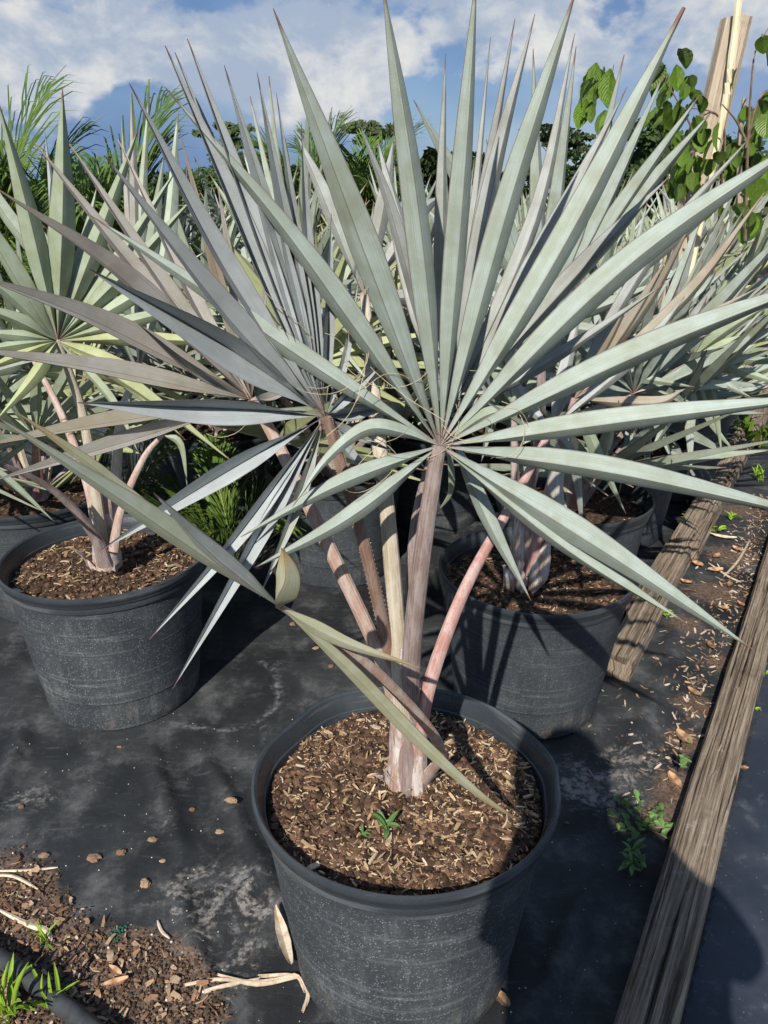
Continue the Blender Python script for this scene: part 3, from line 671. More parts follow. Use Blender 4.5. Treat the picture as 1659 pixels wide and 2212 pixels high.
# leaf B : blue-grey fan left of centre
NB = Vector((0.42, -0.86, -0.02)).normalized()
segB = [(60, 0.93, [(430, 890), (168, 870)], None, {'N': Vector((0.15, -0.9, -0.35))}), (74, 0.93, [(470, 745), (190, 580)], None, {'N': Vector((0.1, -0.9, -0.3))}), (54, 0.95, [(490, 660), (225, 335)]), (52, 0.97, [(480, 545), (280, 180)]), (46, 1.0, [(530, 480), (357, 98)]), (38, 1.05, [(540, 500), (378, 112)]),
 (40, 1.0, [(545, 450), (405, 83)]), (48, 1.02, [(600, 530), (484, 140)]), (38, 1.02, [(625, 520), (555, 155)]), (30, 1.04, [(650, 560), (597, 200)]), (32, 1.05, [(672, 600), (651, 265)]), (24, 1.1, [(712, 690), (716, 460)]),
 (20, 1.15, [(745, 780), (775, 600)]), (30, 1.16, [(770, 893), (850, 880)]), (26, 1.1, [(760, 980), (830, 1050)]), (22, 1.1, [(770, 940), (850, 975)]), (24, 1.12, [(760, 850), (840, 770)]),
 (48, 0.95, [(450, 1045), (215, 1190)]), (36, 0.95, [(525, 1150), (322, 1382)]), (36, 0.95, [(545, 1190), (373, 1488)]), (26, 1.0, [(640, 1100), (560, 1290)], 'leaf_grey')]
hero_leaf(palmA, (703, 900, 1.08), [T(864, 1570, 1.18), T(838, 1400, 1.15), T(780, 1150, 1.10), T(738, 1010, 1.09)], [0.017, 0.014, 0.0125, 0.011, 0.009], 'stalk_brown', segB, 'leaf_blue', NB, -1.0, 60, fib=8, seed=6, teeth=True)
# leaf C : mauve-brown fan at left
NC = Vector((0.25, -0.8, 0.35)).normalized()
segC = [(56, 1.0, [(290, 605), (-5, 408)]), (58, 1.0, [(250, 702), (-60, 590)]), (54, 1.0, [(250, 795), (-80, 752)]), (42, 1.05, [(230, 905), (-60, 968)], 'leaf_brown'), (40, 1.05, [(230, 960), (-20, 1040)], 'leaf_mauve'),
 (40, 1.12, [(290, 570), (75, 308)]), (40, 1.14, [(340, 585), (150, 310)]), (38, 1.2, [(410, 620), (255, 300)]), (32, 1.25, [(470, 600), (387, 282)], 'leaf_brown'), (32, 1.3, [(510, 640), (470, 400)]), (24, 1.3, [(560, 700), (590, 540)]), (24, 1.3, [(600, 850), (690, 800)]), (26, 1.0, [(420, 800), (300, 700)])]
hero_leaf(palmA, (543, 862, 1.2), [T(862, 1580, 1.175), T(830, 1440, 1.155), T(700, 1160, 1.16), T(600, 960, 1.19)], [0.018, 0.017, 0.0155, 0.013, 0.010], 'stalk_tan', segC, 'leaf_mauve', NC, -1.0, 48, fib=3, seed=7)
# leaf P3 : cream stalk, fan hidden behind leaf A
segP = [(40, 1.4, [(700, 420), (640, 290)], 'leaf_grey'), (34, 1.4, [(740, 420), (700, 330)], 'leaf_grey'), (40, 1.4, [(830, 430), (850, 300)], 'leaf_grey'), (40, 1.4, [(900, 470), (960, 420)], 'leaf_grey'), (40, 1.4, [(640, 600), (560, 520)]), (40, 1.4, [(660, 700), (560, 720)]), (40, 1.4, [(900, 640), (1020, 600)])]
hero_leaf(palmA, (788, 640, 1.28), [T(872, 1560, 1.16), T(860, 1400, 1.15), T(838, 1120, 1.16), T(812, 900, 1.2)], [0.024, 0.020, 0.0165, 0.015, 0.010], 'stalk_cream', segP, 'leaf_grey', NA_, 1.0, 40, seed=8)
# leaf G : pink stalk to the right
segG = [(34, 1.5, [(1400, 560), (1629, 287)], 'leaf_grey'), (40, 1.5, [(1380, 760), (1480, 640)], 'leaf_grey'), (40, 1.5, [(1220, 800), (1260, 640)], 'leaf_grey'), (30, 1.45, [(1240, 1000), (1260, 1165)], 'leaf_grey'), (30, 1.5, [(1130, 860), (1090, 760)], 'leaf_grey')]
hero_leaf(palmA, (1190, 925, 1.4), [T(903, 1700, 1.19), T(905, 1600, 1.17), T(930, 1470, 1.165), T(1005, 1270, 1.22), T(1110, 1080, 1.33)], [0.020, 0.019, 0.017, 0.0145, 0.012, 0.009], 'stalk_pink', segG, 'leaf_grey', NA_, 1.0, 38, seed=9)
# leaf E : the broken leaf in front
NE = Vector((-0.1, -0.75, 0.6)).normalized()
segE = [(58, 0.66, [(330, 1118), (-4, 903)], 'leaf_sage', {'fold': 46}), (46, 0.72, [(460, 1190), (332, 1066)], 'leaf_grey', {'fold': 50, 'peak': 0.45}), (66, 0.80, [(622, 1250), (610, 1184)], None, {'Ys': [0.815, 0.80], 'blunt': 0.10, 'peak': 0.38, 'fold': 52, 'tp': 1.7, 'roll': 4}),
 (38, 0.90, [(740, 1385), (908, 1443)], None, {'peak': 0.35}), (30, 0.74, [(330, 1105), (180, 990), (32, 888)], None, {'peak': 0.6}), (38, 1.045, [(740, 1430), (905, 1600), (1040, 1720), (1134, 1780)], None, {'fold': 30, 'peak': 0.45, 'twist': 0, 'Ys': [0.89, 0.95, 1.0, 1.045]})]
hero_leaf(palmA, (608, 1312, 0.85), [T(915, 1690, 1.17), T(950, 1615, 1.09), T(838, 1475, 0.97), T(705, 1372, 0.905)], [0.013, 0.013, 0.012, 0.011, 0.006], 'stalk_tan', segE, 'leaf_olive', NE, 1.0, 36, flat=0.5, seed=10)
# trunk base with sheaths
def trunk_base(palm, pts, radii, seed, spikes):
    mb = MB(); P = [p-palm.location for p in pts]; C = catmull(P, 14)
    rr = [float(v) for v in np.interp(np.linspace(0, 1, len(C)), np.linspace(0, 1, len(radii)), radii)]
    tube(mb, C, rr, 18, 0.85, up=Vector((0, 1, 0.2)))
    vs = mb.v
    for i, v in enumerate(vs):
        k = i % 18; w = 1+0.05*noise.noise(Vector((k*0.8, v[2]*6, seed))); c = C[min(i//18, len(C)-1)]
        vs[i] = (c.x+(v[0]-c.x)*w, c.y+(v[1]-c.y)*w, v[2])
    mb.obj('trunk', M['sheath'], palm, True)
    for (a, b, w, mt) in spikes:
        A = a-palm.location; B = b-palm.location; m = MB()
        mid = (A+B)/2 + Vector((0, -0.012, 0.004))
        blade_m = blade(catmull([A, mid, B], 8), w, Vector((0, -0.9, 0.4)), 1.0, 34, True, 0, base=0.8, peak=0.25, blunt=0.2)
        blade_m.obj('leaf_sheath', M[mt], palm, True)
trunk_base(palmA, [T(882, 1770, 1.21), T(881, 1695, 1.205), T(874, 1600, 1.19), T(871, 1500, 1.165), T(878, 1400, 1.14)], [0.041, 0.038, 0.029, 0.020, 0.012], 3, [])
def boots(palm, c, r, zs, spec):
    for (ang, h, w, lean, mt, dz) in spec:
        a = R(ang); d = Vector((math.cos(a), math.sin(a), 0)); up = Vector((0, 0, 1)); sd_ = Vector((-d.y, d.x, 0))
        b = Vector((c.x, c.y, zs))+d*(r+0.004)-palm.location
        pts = [b-up*0.02, b+up*h*0.4+d*lean*0.1, b+up*h*0.75+d*lean*0.45+sd_*dz*0.4, b+up*h+d*lean+sd_*dz]
        m = blade(catmull(pts, 12), w, d, 1.0, 26, True, dz*400, base=0.95, peak=0.12, blunt=0.05, tp=1.6)
        m.obj('leaf_sheath', M[mt], palm, True)
cA = T(881, 1695, 1.205)
boots(palmA, cA, 0.038, cA.z, [(-150, 0.075, 0.034, 0.022, 'sheath', 0.010), (-118, 0.055, 0.040, 0.010, 'sheath', -0.012), (-92, 0.040, 0.024, 0.016, 'stalk_tan', 0.006), (-70, 0.115, 0.044, 0.004, 'sheath', 0.012), (-48, 0.085, 0.030, 0.014, 'stalk_tan', 0.008), (-25, 0.050, 0.026, 0.026, 'sheath', 0.010), (-170, 0.035, 0.022, 0.028, 'sheath', 0.0), (-103, 0.022, 0.02, 0.02, 'sheath', 0.004), (-130, 0.15, 0.040, -0.004, 'sheath', 0.004), (-95, 0.17, 0.040, -0.002, 'stalk_mauve', -0.004), (-60, 0.19, 0.036, 0.0, 'sheath', 0.010)])

# palm B in the left pot : leaf D with its hub in view
palmB = thing('silver_fan_palm', 'green-grey fan palm in the sunny left pot, its fan open behind it', 'palm', P2+Vector((0, 0, soilz)), 0, 'silver fan palms in pots')
YD = 1.95
segD = [(62, 1.9, [(135, 460), (135, 190)]), (54, 1.85, [(65, 480), (-5, 215)]), (24, 2.0, [(118, 480), (97, 285)], 'leaf_blue'), (50, 1.85, [(20, 560), (-90, 380)]), (40, 1.85, [(30, 640), (-90, 560)]), (36, 1.85, [(40, 690), (-80, 650)]), (30, 1.85, [(40, 725), (-80, 715)]), (30, 1.85, [(40, 745), (-90, 765)]), (30, 1.85, [(50, 765), (-60, 810)], 'leaf_lime'), (34, 1.8, [(75, 815), (-10, 910)], 'leaf_lime'),
 (46, 2.0, [(215, 510), (300, 275)]), (30, 2.05, [(180, 540), (210, 400)]), (40, 2.05, [(250, 570), (385, 360)]), (42, 2.0, [(270, 590), (420, 425)]), (36, 2.0, [(290, 640), (450, 540)]), (34, 2.0, [(300, 690), (450, 650)]), (34, 1.95, [(330, 732), (560, 745)], 'leaf_lime'), (34, 1.9, [(230, 775), (380, 830)], 'leaf_lime'), (30, 1.9, [(240, 800), (400, 950)], 'leaf_lime'), (34, 1.88, [(300, 840), (505, 1000)], 'leaf_lime'), (24, 1.88, [(240, 860), (300, 980)])]
ND = Vector((0.05, -0.9, 0.42)).normalized()
hero_leaf(palmB, (125, 735, YD), [T(222, 1180, 2.03), T(205, 1050, 2.02), T(180, 900, 2.0), T(148, 800, 1.97)], [0.024, 0.020, 0.017, 0.014, 0.010], 'stalk_cream', segD, 'leaf_green', ND, 1.0, 50, seed=11, nst=12)
segD2 = [(40, 2.4, [(20, 470), (-60, 300)]), (40, 2.4, [(90, 520), (60, 420)]), (40, 2.3, [(300, 560), (322, 200)]), (36, 2.3, [(330, 520), (355, 330)], 'leaf_pale'), (24, 2.3, [(280, 480), (262, 260)], 'leaf_mauve'), (24, 2.3, [(290, 420), (283, 200)], 'leaf_mauve'), (50, 2.35, [(360, 520), (385, 240)], 'leaf_pale'), (40, 2.35, [(200, 640), (130, 560)])]
hero_leaf(palmB, (300, 800, 2.25), [T(240, 1180, 2.05), T(250, 1050, 2.1), T(262, 900, 2.15)], [0.024, 0.02, 0.017, 0.012], 'stalk_cream', segD2, 'leaf_pale', ND, 1.0, 40, seed=12, nst=12)
hero_leaf(palmB, (-40, 985, 1.75), [T(228, 1220, 2.0), T(200, 1150, 1.97), T(110, 1055, 1.88)], [0.03, 0.02, 0.013, 0.010], 'stalk_mauve', [(40, 1.6, [(-100, 950), (-200, 900)]), (20, 1.8, [(40, 1055), (118, 1128)], 'leaf_green'), (40, 1.6, [(-100, 1000), (-200, 990)])], 'leaf_green', ND, 1.0, 40, seed=13, nst=10)
hero_leaf(palmB, (75, 780, 2.2), [T(215, 1180, 2.06), T(190, 1050, 2.1), T(135, 900, 2.15)], [0.022, 0.017, 0.014, 0.010], 'stalk_tan', [(30, 2.3, [(0, 800), (-90, 830)]), (30, 2.3, [(90, 690), (60, 600)])], 'leaf_pale', ND, 1.0, 40, seed=14, nst=10)
hero_leaf(palmB, (352, 940, 2.1), [T(245, 1190, 2.0), T(262, 1100, 2.02), T(310, 990, 2.07)], [0.02, 0.014, 0.011, 0.008], 'stalk_tan', [(24, 2.1, [(400, 900), (450, 850)]), (20, 2.1, [(390, 960), (405, 1055)])], 'leaf_green', ND, 1.0, 40, seed=15, nst=10)
trunk_base(palmB, [T(235, 1300, 2.12), T(235, 1245, 2.11), T(230, 1180, 2.09), T(222, 1100, 2.06), T(215, 1040, 2.06)], [0.05, 0.046, 0.040, 0.032, 0.026], 9, [])
cB = T(235, 1240, 2.11)
boots(palmB, cB, 0.044, cB.z, [(-160, 0.11, 0.036, 0.05, 'sheath', 0.01), (-125, 0.07, 0.045, 0.012, 'sheath', -0.012), (-80, 0.13, 0.050, 0.006, 'stalk_tan', 0.014), (-45, 0.06, 0.03, 0.02, 'sheath', 0.01), (-100, 0.035, 0.025, 0.02, 'sheath', 0.004)])

# palm C in the pot behind right : leaf H green hub in view
palmC = thing('silver_fan_palm', 'fan palm in the shadow-striped pot, pale green fan rising at right', 'palm', P3+Vector((0, 0, soilz)), 0, 'silver fan palms in pots')
segH = [(50, 1.9, [(1200, 440), (1245, 100)]), (44, 1.9, [(1160, 430), (1152, 105)]), (50, 1.9, [(1262, 460), (1349, 118)]), (50, 1.88, [(1300, 450), (1435, 160)]), (46, 1.85, [(1345, 440), (1512, 205)]), (48, 1.85, [(1370, 440), (1539, 240)]), (44, 1.85, [(1400, 560), (1600, 400)]), (40, 2.0, [(1100, 500), (1050, 300)]), (44, 2.0, [(1010, 420), (893, 215)]), (40, 2.0, [(1020, 560), (900, 430)]), (36, 2.0, [(1060, 640), (940, 590)]), (36, 1.9, [(1300, 660), (1450, 600)]), (34, 1.9, [(1280, 715), (1420, 740)]), (30, 2.0, [(1080, 720), (960, 760)]), (40, 1.9, [(1330, 600), (1480, 500)])]
hero_leaf(palmC, (1170, 700, 2.0), [T(1130, 1240, 2.04), T(1135, 1100, 2.04), T(1165, 950, 2.03)], [0.028, 0.022, 0.018, 0.013], 'stalk_mauve', segH, 'leaf_silver', ND, 1.0, 46, seed=16, nst=12)
segJ = [(38, 1.85, [(1480, 640), (1652, 416)], 'leaf_brown'), (34, 1.85, [(1400, 650), (1500, 470)], 'leaf_brown'), (36, 1.85, [(1360, 690), (1440, 560)], 'leaf_brown'), (34, 1.85, [(1320, 720), (1375, 600)], 'leaf_brown'), (30, 1.85, [(1460, 720), (1640, 620)], 'leaf_brown'), (30, 1.85, [(1290, 980), (1352, 1110)], 'leaf_green'), (40, 1.7, [(1200, 1060), (1270, 1165)], 'leaf_mauve'), (34, 1.85, [(1410, 870), (1480, 840)])]
hero_leaf(palmC, (1240, 862, 1.9), [T(1150, 1240, 2.02), T(1165, 1150, 2.0), T(1205, 990, 1.93)], [0.03, 0.021, 0.017, 0.011], 'stalk_pink', segJ, 'leaf_brown', ND, 1.0, 40, seed=17, nst=12)
segC2 = [(40, 2.3, [(1060, 760), (1000, 560)]), (40, 2.3, [(1100, 720), (1090, 560)]), (40, 2.3, [(1200, 760), (1250, 640)]), (34, 2.3, [(1040, 900), (960, 960)])]
hero_leaf(palmC, (1110, 880, 2.25), [T(1120, 1240, 2.08), T(1118, 1150, 2.1), T(1112, 1000, 2.2)], [0.026, 0.02, 0.016, 0.011], 'stalk_mauve', segC2, 'leaf_pale', ND, 1.0, 40, seed=18, nst=12)
trunk_base(palmC, [T(1130, 1285, 2.06), T(1130, 1240, 2.06), T(1132, 1170, 2.05), T(1135, 1100, 2.05)], [0.055, 0.048, 0.038, 0.028], 12,
  [(T(1150, 1275, 1.98), T(1190, 1150, 2.0), 0.06, 'sheath'), (T(1105, 1275, 1.98), T(1088, 1220, 1.99), 0.04, 'sheath'), (T(1125, 1280, 1.98), T(1120, 1210, 1.99), 0.04, 'stalk_tan')])

# ------------------------------------------------------------------ generic palms for the rows behind
def generic_palm(seed, nleaf, mats, nseg=(15, 19), smats=('stalk_mauve', 'stalk_cream', 'stalk_pink')):
    rnd = random.Random(seed)
    root = thing('silver_fan_palm', 'x', 'palm', (0, 0, 0), 0, 'silver fan palms in pots')
    a0 = rnd.uniform(0, 6.28)
    for i in range(nleaf):
        az = a0 + i*2.399 + rnd.uniform(-0.2, 0.2); f = i/(nleaf-1)
        tilt = R(12 + 50*f + rnd.uniform(-6, 6)); L = rnd.uniform(0.42, 0.60)*(1-0.25*f*f)
        h = Vector((math.cos(az), math.sin(az), 0)); up = Vector((0, 0, 1))
        d0 = (up*math.cos(tilt*0.7)+h*math.sin(tilt*0.7)); d1 = (up*math.cos(tilt)+h*math.sin(tilt))
        p0 = h*0.025 + up*0.0; p1 = p0+d0*L*0.5; hub = p1+d1*L*0.5
        mb = MB(); tube(mb, catmull([p0, p1, hub], 7), [0.024, 0.021, 0.019, 0.017, 0.015, 0.0135, 0.012, 0.010], 7, 0.75)
        st = mb.obj('leaf_stalk', M[rnd.choice(smats)], root, True)
        w = h.cross(up).normalized(); adax = w.cross(d1); 
        if adax.dot(up) < 0 and adax.dot(h) > 0: adax = -adax
        if adax.dot(-h) < 0: adax = -adax
        n = rnd.randint(*nseg); R0 = rnd.uniform(0.50, 0.66); lm = M[rnd.choice(mats)]; spread = R(rnd.uniform(125, 150))
        for k in range(n):
            ph = -spread + 2*spread*k/(n-1) + rnd.uniform(-0.03, 0.03)
            dd = d1*math.cos(ph)+w*math.sin(ph)+adax*rnd.uniform(-0.05, 0.22)*abs(math.sin(ph))
            LL = R0*(0.62+0.38*math.cos(ph*0.62))*rnd.uniform(0.88, 1.08)
            tipd = (dd - up*0.12*abs(math.sin(ph)) + adax*0.05).normalized()
            m_ = hub+dd.normalized()*LL*0.5; e = m_+tipd*LL*0.5
            b = blade(catmull([hub, m_, e], 6), rnd.uniform(0.036, 0.050)*(0.72+0.28*math.cos(ph*0.6)), -adax, 1.0, rnd.uniform(38, 54), False, rnd.uniform(-25, 25), roll=rnd.uniform(-16, 16))
            b.obj('leaf_segment', lm, st)
    tb = MB(); tube(tb, [Vector((0, 0, -0.02)), Vector((0, 0, 0.05)), Vector((0, 0, 0.14))], [0.055, 0.048, 0.034], 10); tb.obj('trunk', M['sheath'], root, True)
    return root
protos = [generic_palm(41, 9, ('leaf_green', 'leaf_pale', 'leaf_lime')), generic_palm(52, 10, ('leaf_pale', 'leaf_silver', 'leaf_green')), generic_palm(63, 9, ('leaf_grey', 'leaf_pale', 'leaf_mauve')), generic_palm(74, 8, ('leaf_green', 'leaf_silver', 'leaf_lime'))]
ordn = ['first', 'second', 'third', 'fourth', 'fifth', 'sixth', 'seventh', 'eighth', 'ninth']
spots = [(-0.2, 3.0, 'shaded fan palm directly behind the front palm, above the dark pot', 1.2), (0.70, 2.66, 'fan palm in the second pot back along the timber', 1.05), (1.08, 3.36, 'fan palm in the third pot back along the timber', 0.95), (1.54, 3.95, 'fan palm in the last pot by the timber, beside the green vine', 0.9),
         (-1.32, 2.72, 'fan palm in the greyish pot cut off by the left edge', 0.85)]
names_row = ['first back row', 'staggered back row', 'second back row', 'third back row', 'far fourth row', 'far fifth row']
rows = [[(0.30, 3.55), (0.95, 4.35), (-0.75, 3.6), (1.95, 4.9)], [(0.62, 3.95), (-0.25, 3.85), (1.45, 4.7), (-1.1, 4.1)], [(-0.15, 4.5), (0.45, 5.15), (1.25, 5.5), (2.3, 5.7), (-0.9, 4.6), (-1.5, 4.4)], [(-0.4, 5.6), (0.2, 6.1), (0.95, 6.3), (1.8, 6.6), (2.7, 6.6), (-1.3, 5.7)], [(-1.0, 6.9), (0.0, 7.1), (0.9, 7.4), (1.9, 7.7), (2.9, 7.9), (-2.0, 6.9)],[(-1.6, 8.4), (-0.3, 8.6), (1.0, 8.8), (2.3, 9.1), (3.5, 9.3)]]
for ri, row in enumerate(rows):
    for ci, (x, y) in enumerate(sorted(row)):
        spots.append((x, y, 'silver fan palm in the %s, %s from the left' % (names_row[ri], ordn[ci]), random.uniform(1.0, 1.22)))
used = set()
for i, (x, y, lb, sc) in enumerate(spots):
    k = i % 4
    if k in used: o = copy_tree(protos[k])
    else: o = protos[k]; used.add(k)
    jx, jy = (random.uniform(-.1, .1), random.uniform(-.1, .1)) if i > 4 else (0, 0)
    o.location = (x+jx, y+jy, soilz-0.01); o.rotation_euler = (0, 0, random.uniform(0, 6.28)); o.scale = (sc,)*3; o['label'] = lb
    if i > 4:
        po = copy_tree(far_pot); po.location = (x+jx, y+jy, 0); po.rotation_euler.z = random.uniform(0, 6); po['label'] = 'black pot holding the fan palm in the %s' % lb.split(' in the ')[1]

# leaf I : reddish stalk fan at right, on the palm in the third pot
palmI = thing('silver_fan_palm', 'fan palm leaning right over the timber on a red-brown stalk', 'palm', (1.30, 3.05, soilz), 0, 'silver fan palms in pots')
palmI.location = (1.08, 3.30, soilz+0.0)
segI = [(30, 2.5, [(1480, 660), (1520, 560)]), (30, 2.5, [(1540, 680), (1620, 570)]), (34, 2.5, [(1570, 710), (1690, 640)]), (34, 2.5, [(1590, 740), (1720, 720)]), (32, 2.5, [(1590, 775), (1730, 785)]), (30, 2.5, [(1580, 795), (1720, 840)]), (26, 2.45, [(1550, 820), (1625, 860)], 'leaf_silver'), (22, 2.5, [(1540, 860), (1560, 985)], 'leaf_green'), (30, 2.45, [(1490, 900), (1493, 1030)], 'leaf_silver'), (24, 2.6, [(1440, 860), (1400, 950)]), (24, 2.6, [(1420, 720), (1370, 640)]), (20, 2.5, [(1530, 900), (1590, 980)])]
hero_leaf(palmI, (1495, 768, 2.6), [T(1345, 960, 3.2), T(1375, 890, 3.0), T(1430, 825, 2.8)], [0.022, 0.020, 0.016, 0.012], 'stalk_brown', segI, 'leaf_green', ND, 1.0, 40, seed=19, nst=10)

# ------------------------------------------------------------------ feathery palms
def frond_mesh(L, seed, droop=0.5, leaflet=0.28, n=34):
    rnd = random.Random(seed); st = MB(); lf = MB(); P = []
    p = Vector((0, 0, 0)); ang = R(78)
    for i in range(15):
        P.append(p.copy()); p += Vector((math.cos(ang), 0, math.sin(ang)))*L/14; ang -= R(90)*droop/14*(0.4+i/9)
    tube(st, P, [0.008-0.0065*i/14 for i in range(15)], 5)
    C = catmull(P, n*2)
    for i in range(int(n*0.35), n*2-1):
        f = i/(n*2); t = (C[i+1]-C[i-1]).normalized(); u = Vector((0, 1, 0)); nn = u.cross(t)
        for sg in (-1, 1):
            l = leaflet*math.sin(math.pi*min(1, 0.15+f*0.95))**0.6*rnd.uniform(0.85, 1.1)
            d = (t*1.35+u*sg*0.46+nn*rnd.uniform(-0.3, 0.3)).normalized()
            w = 0.0062; q = C[i]; s = d.cross(nn).normalized()*w; dr = Vector((0, 0, -1))
            a = q+d*l*0.45; b = q+d*l*0.8+dr*l*0.10; e = q+d*l+dr*l*0.26
            z = nn*0.0012
            lf.add([q-s*0.4, q+s*0.4, a-s, a+s, b-s*0.7, b+s*0.7, e, q+z, a+z*2, b+z], [(0, 2, 8, 7), (7, 8, 3, 1), (2, 4, 9, 8), (8, 9, 5, 3), (4, 6, 9), (9, 6, 5), (0, 1, 3, 2), (2, 3, 5, 4), (4, 5, 6)])
    return st.mesh('frond_stem', M['rachis'], True), lf.mesh('leaflets', M['feather'])
FR = [frond_mesh(1.15, 1, 0.50, 0.52, 20), frond_mesh(1.1, 2, 0.75, 0.50, 20), frond_mesh(1.0, 3, 1.1, 0.44, 20)]
def feather_palm(label, x, y, z, scale, fronds, seed):
    rnd = random.Random(seed); t = thing('feather_palm', label, 'palm', (x, y, z), 0, 'green feather palms')
    for i in range(fronds):
        a, b = FR[i % 3]; s = bpy.data.objects.new('frond_stem', a); link(s, t)
        s.rotation_euler = (rnd.uniform(-0.15, 0.15), rnd.uniform(-0.15, 0.15)-0.10+0.65*(i/fronds), i*2.4+rnd.uniform(-.3, .3)); s.scale = (scale*rnd.uniform(0.85, 1.1),)*3
        l = bpy.data.objects.new('leaflets', b); link(l, s); stuff(l)
feather_palm('feathery green palm filling the left edge behind the left fan', -1.98, 4.1, 0.80, 1.2, 20, 1)
feather_palm('feathery palm with arching fronds against the sky left of centre', -1.46, 4.3, 0.85, 1.15, 14, 2)
feather_palm('yellow-green feathery palm low between the left fans', -1.55, 3.7, 0.45, 0.95, 13, 3)
feather_palm('distant feathery palm showing above the centre fans', -0.62, 7.2, 0.95, 1.15, 16, 4)
feather_palm('far feathery palm just left of the big front leaf', -0.20, 7.8, 0.95, 1.12, 14, 5)
feather_palm('small feathery palm in shade behind the left pots', -1.15, 3.05, 0.0, 0.62, 12, 6)
feather_palm('low feathery palm behind the left pot, leaflets hanging down', -0.62, 2.85, 0.05, 0.55, 10, 7)

# ------------------------------------------------------------------ post, cane, vine
pb = at(1590, 40, 3.35); pf = Vector((pb.x-0.20, 3.35, 0))
def veins(m):
    nt = m.node_tree; n = nt.nodes; l = nt.links; tc = n.new('ShaderNodeTexCoord'); sp = n.new('ShaderNodeSeparateXYZ'); l.new(tc.outputs['UV'], sp.inputs[0])
    def mt(op, a, b=None):
        k = n.new('ShaderNodeMath'); k.operation = op
        for i, v in enumerate((a, b)):
            if v is None: continue
            if isinstance(v, (int, float)): k.inputs[i].default_value = v
            else: l.new(v, k.inputs[i])
        return k.outputs[0]
    d = mt('ABSOLUTE', mt('SUBTRACT', sp.outputs[0], 0.5))
    ph = mt('SINE', mt('MULTIPLY', mt('SUBTRACT', sp.outputs[1], mt('MULTIPLY', d, 0.7)), 58))
    v = mt('POWER', mt('MULTIPLY', mt('ADD', ph, 1.0), 0.5), 5.0)
    v = mt('MAXIMUM', v, mt('GREATER_THAN', 0.03, d))
    b = n['Principled BSDF']; src = b.inputs['Base Color'].links[0].from_socket
    mx = n.new('ShaderNodeMix'); mx.data_type = 'RGBA'; l.new(mt('MULTIPLY', v, 0.16), mx.inputs[0]); l.new(src, mx.inputs[6]); mx.inputs[7].default_value = (0.30, 0.40, 0.12, 1)
    l.new(mx.outputs[2], b.inputs['Base Color'])
    bp = n.new('ShaderNodeBump'); bp.invert = True; bp.inputs['Distance'].default_value = 0.0025; l.new(v, bp.inputs['Height']); l.new(bp.outputs[0], b.inputs['Normal'])
veins(M['vine'])
def post_obj():
    t = Vector((pb.x-pf.x, 0, pb.z)); mb = MB(); n = 40; w = 0.047; vs = []; uv = []
    sec = []
    for k in range(16):
        a = 2*math.pi*(k+0.5)/16; c, s_ = math.cos(a), math.sin(a); m = max(abs(c), abs(s_)); r = 0.94
        sec.append((c/m*w*(1 if abs(c) != abs(s_) else r), s_/m*w))
    for i in range(n+1):
        f = i/n; c = pf + t*f
        for k, (x, y) in enumerate(sec):
            g1 = 1+0.05*noise.noise(Vector((k*0.9, f*5, 2))); rag = 0.012*noise.noise(Vector((k*1.7, 3, 1))) if i == n else 0
            vs.append(c+Vector((x*g1, y*g1, rag))); uv.append((k/16, f*2))
    fs = [(i*16+k, i*16+(k+1) % 16, (i+1)*16+(k+1) % 16, (i+1)*16+k) for i in range(n) for k in range(16)]
    fs.append(tuple(n*16+k for k in range(16))); mb.add(vs, fs, uv)
    o = mb.obj('wooden_post', M['post']); tag(o, 'square weathered wooden post standing among the vine leaves at top right', 'post')
post_obj()
mb = MB(); C = catmull([at(1480, 640, 3.2), at(1545, 330, 3.22), at(1575, 170, 3.22), at(1603, -60, 3.22)], 20)
tube(mb, C, [0.0135 if i % 5 else 0.0155 for i in range(21)], 8); tag(mb.obj('bamboo_cane', M['bamboo'], None, True), 'pale yellow cane leaning in front of the wooden post', 'cane')
mb = MB(); tube(mb, catmull([at(1600, 500, 3.3), at(1597, 330, 3.3), at(1608, 150+60, 3.3)], 8), [0.012, 0.012, 0.011, 0.011, 0.010, 0.010, 0.009, 0.009, 0.008], 6); tag(mb.obj('wooden_stake', M['post'], None, True), 'thin splintered stake just right of the wooden post', 'stake')
def vine_leaf_mesh(kind):
    mb = MB(); rows = 9; vs = []; uv = []; m = 5
    for i in range(rows+1):
        f = i/rows
        if kind == 0: w = 0.50*math.sin(math.pi*min(1, 0.12+f*0.88))**0.75*(1-0.25*f)
        elif kind == 1: w = 0.62*(math.sin(math.pi*f*0.98+0.03)**0.55)*(1-0.42*f)
        else: w = 0.30*math.sin(math.pi*f*0.97+0.05)**0.8
        for j in range(m):
            u = (j-2)/2; lob = 0.10*abs(u)*(1-f)**3 if kind == 1 else 0
            wave = 0.02*math.sin(f*40)*abs(u)
            vs.append((u*w*(1+wave), f-lob*1.6, -0.16*f*f + abs(u)*w*0.34 + 0.022*math.sin(f*24+abs(u)*3)*abs(u) - 0.10*u*u*w)); uv.append((j/4, f))
    n = len(vs); vs += [(x, y, z-0.012) for x, y, z in vs]; uv = uv*2; fs = []
    for i in range(rows):
        for j in range(m-1):
            a = i*m+j; fs.append((a, a+1, a+m+1, a+m)); fs.append((n+a+1, n+a, n+a+m, n+a+m+1))
    for i in range(rows):
        for j in (0, m-1):
            a = i*m+j; fs.append((a, a+m, n+a+m, n+a))
    mb.add(vs, fs, uv); return mb.mesh('leaf', M['vine'], True)
VL = [vine_leaf_mesh(0), vine_leaf_mesh(1), vine_leaf_mesh(2)]
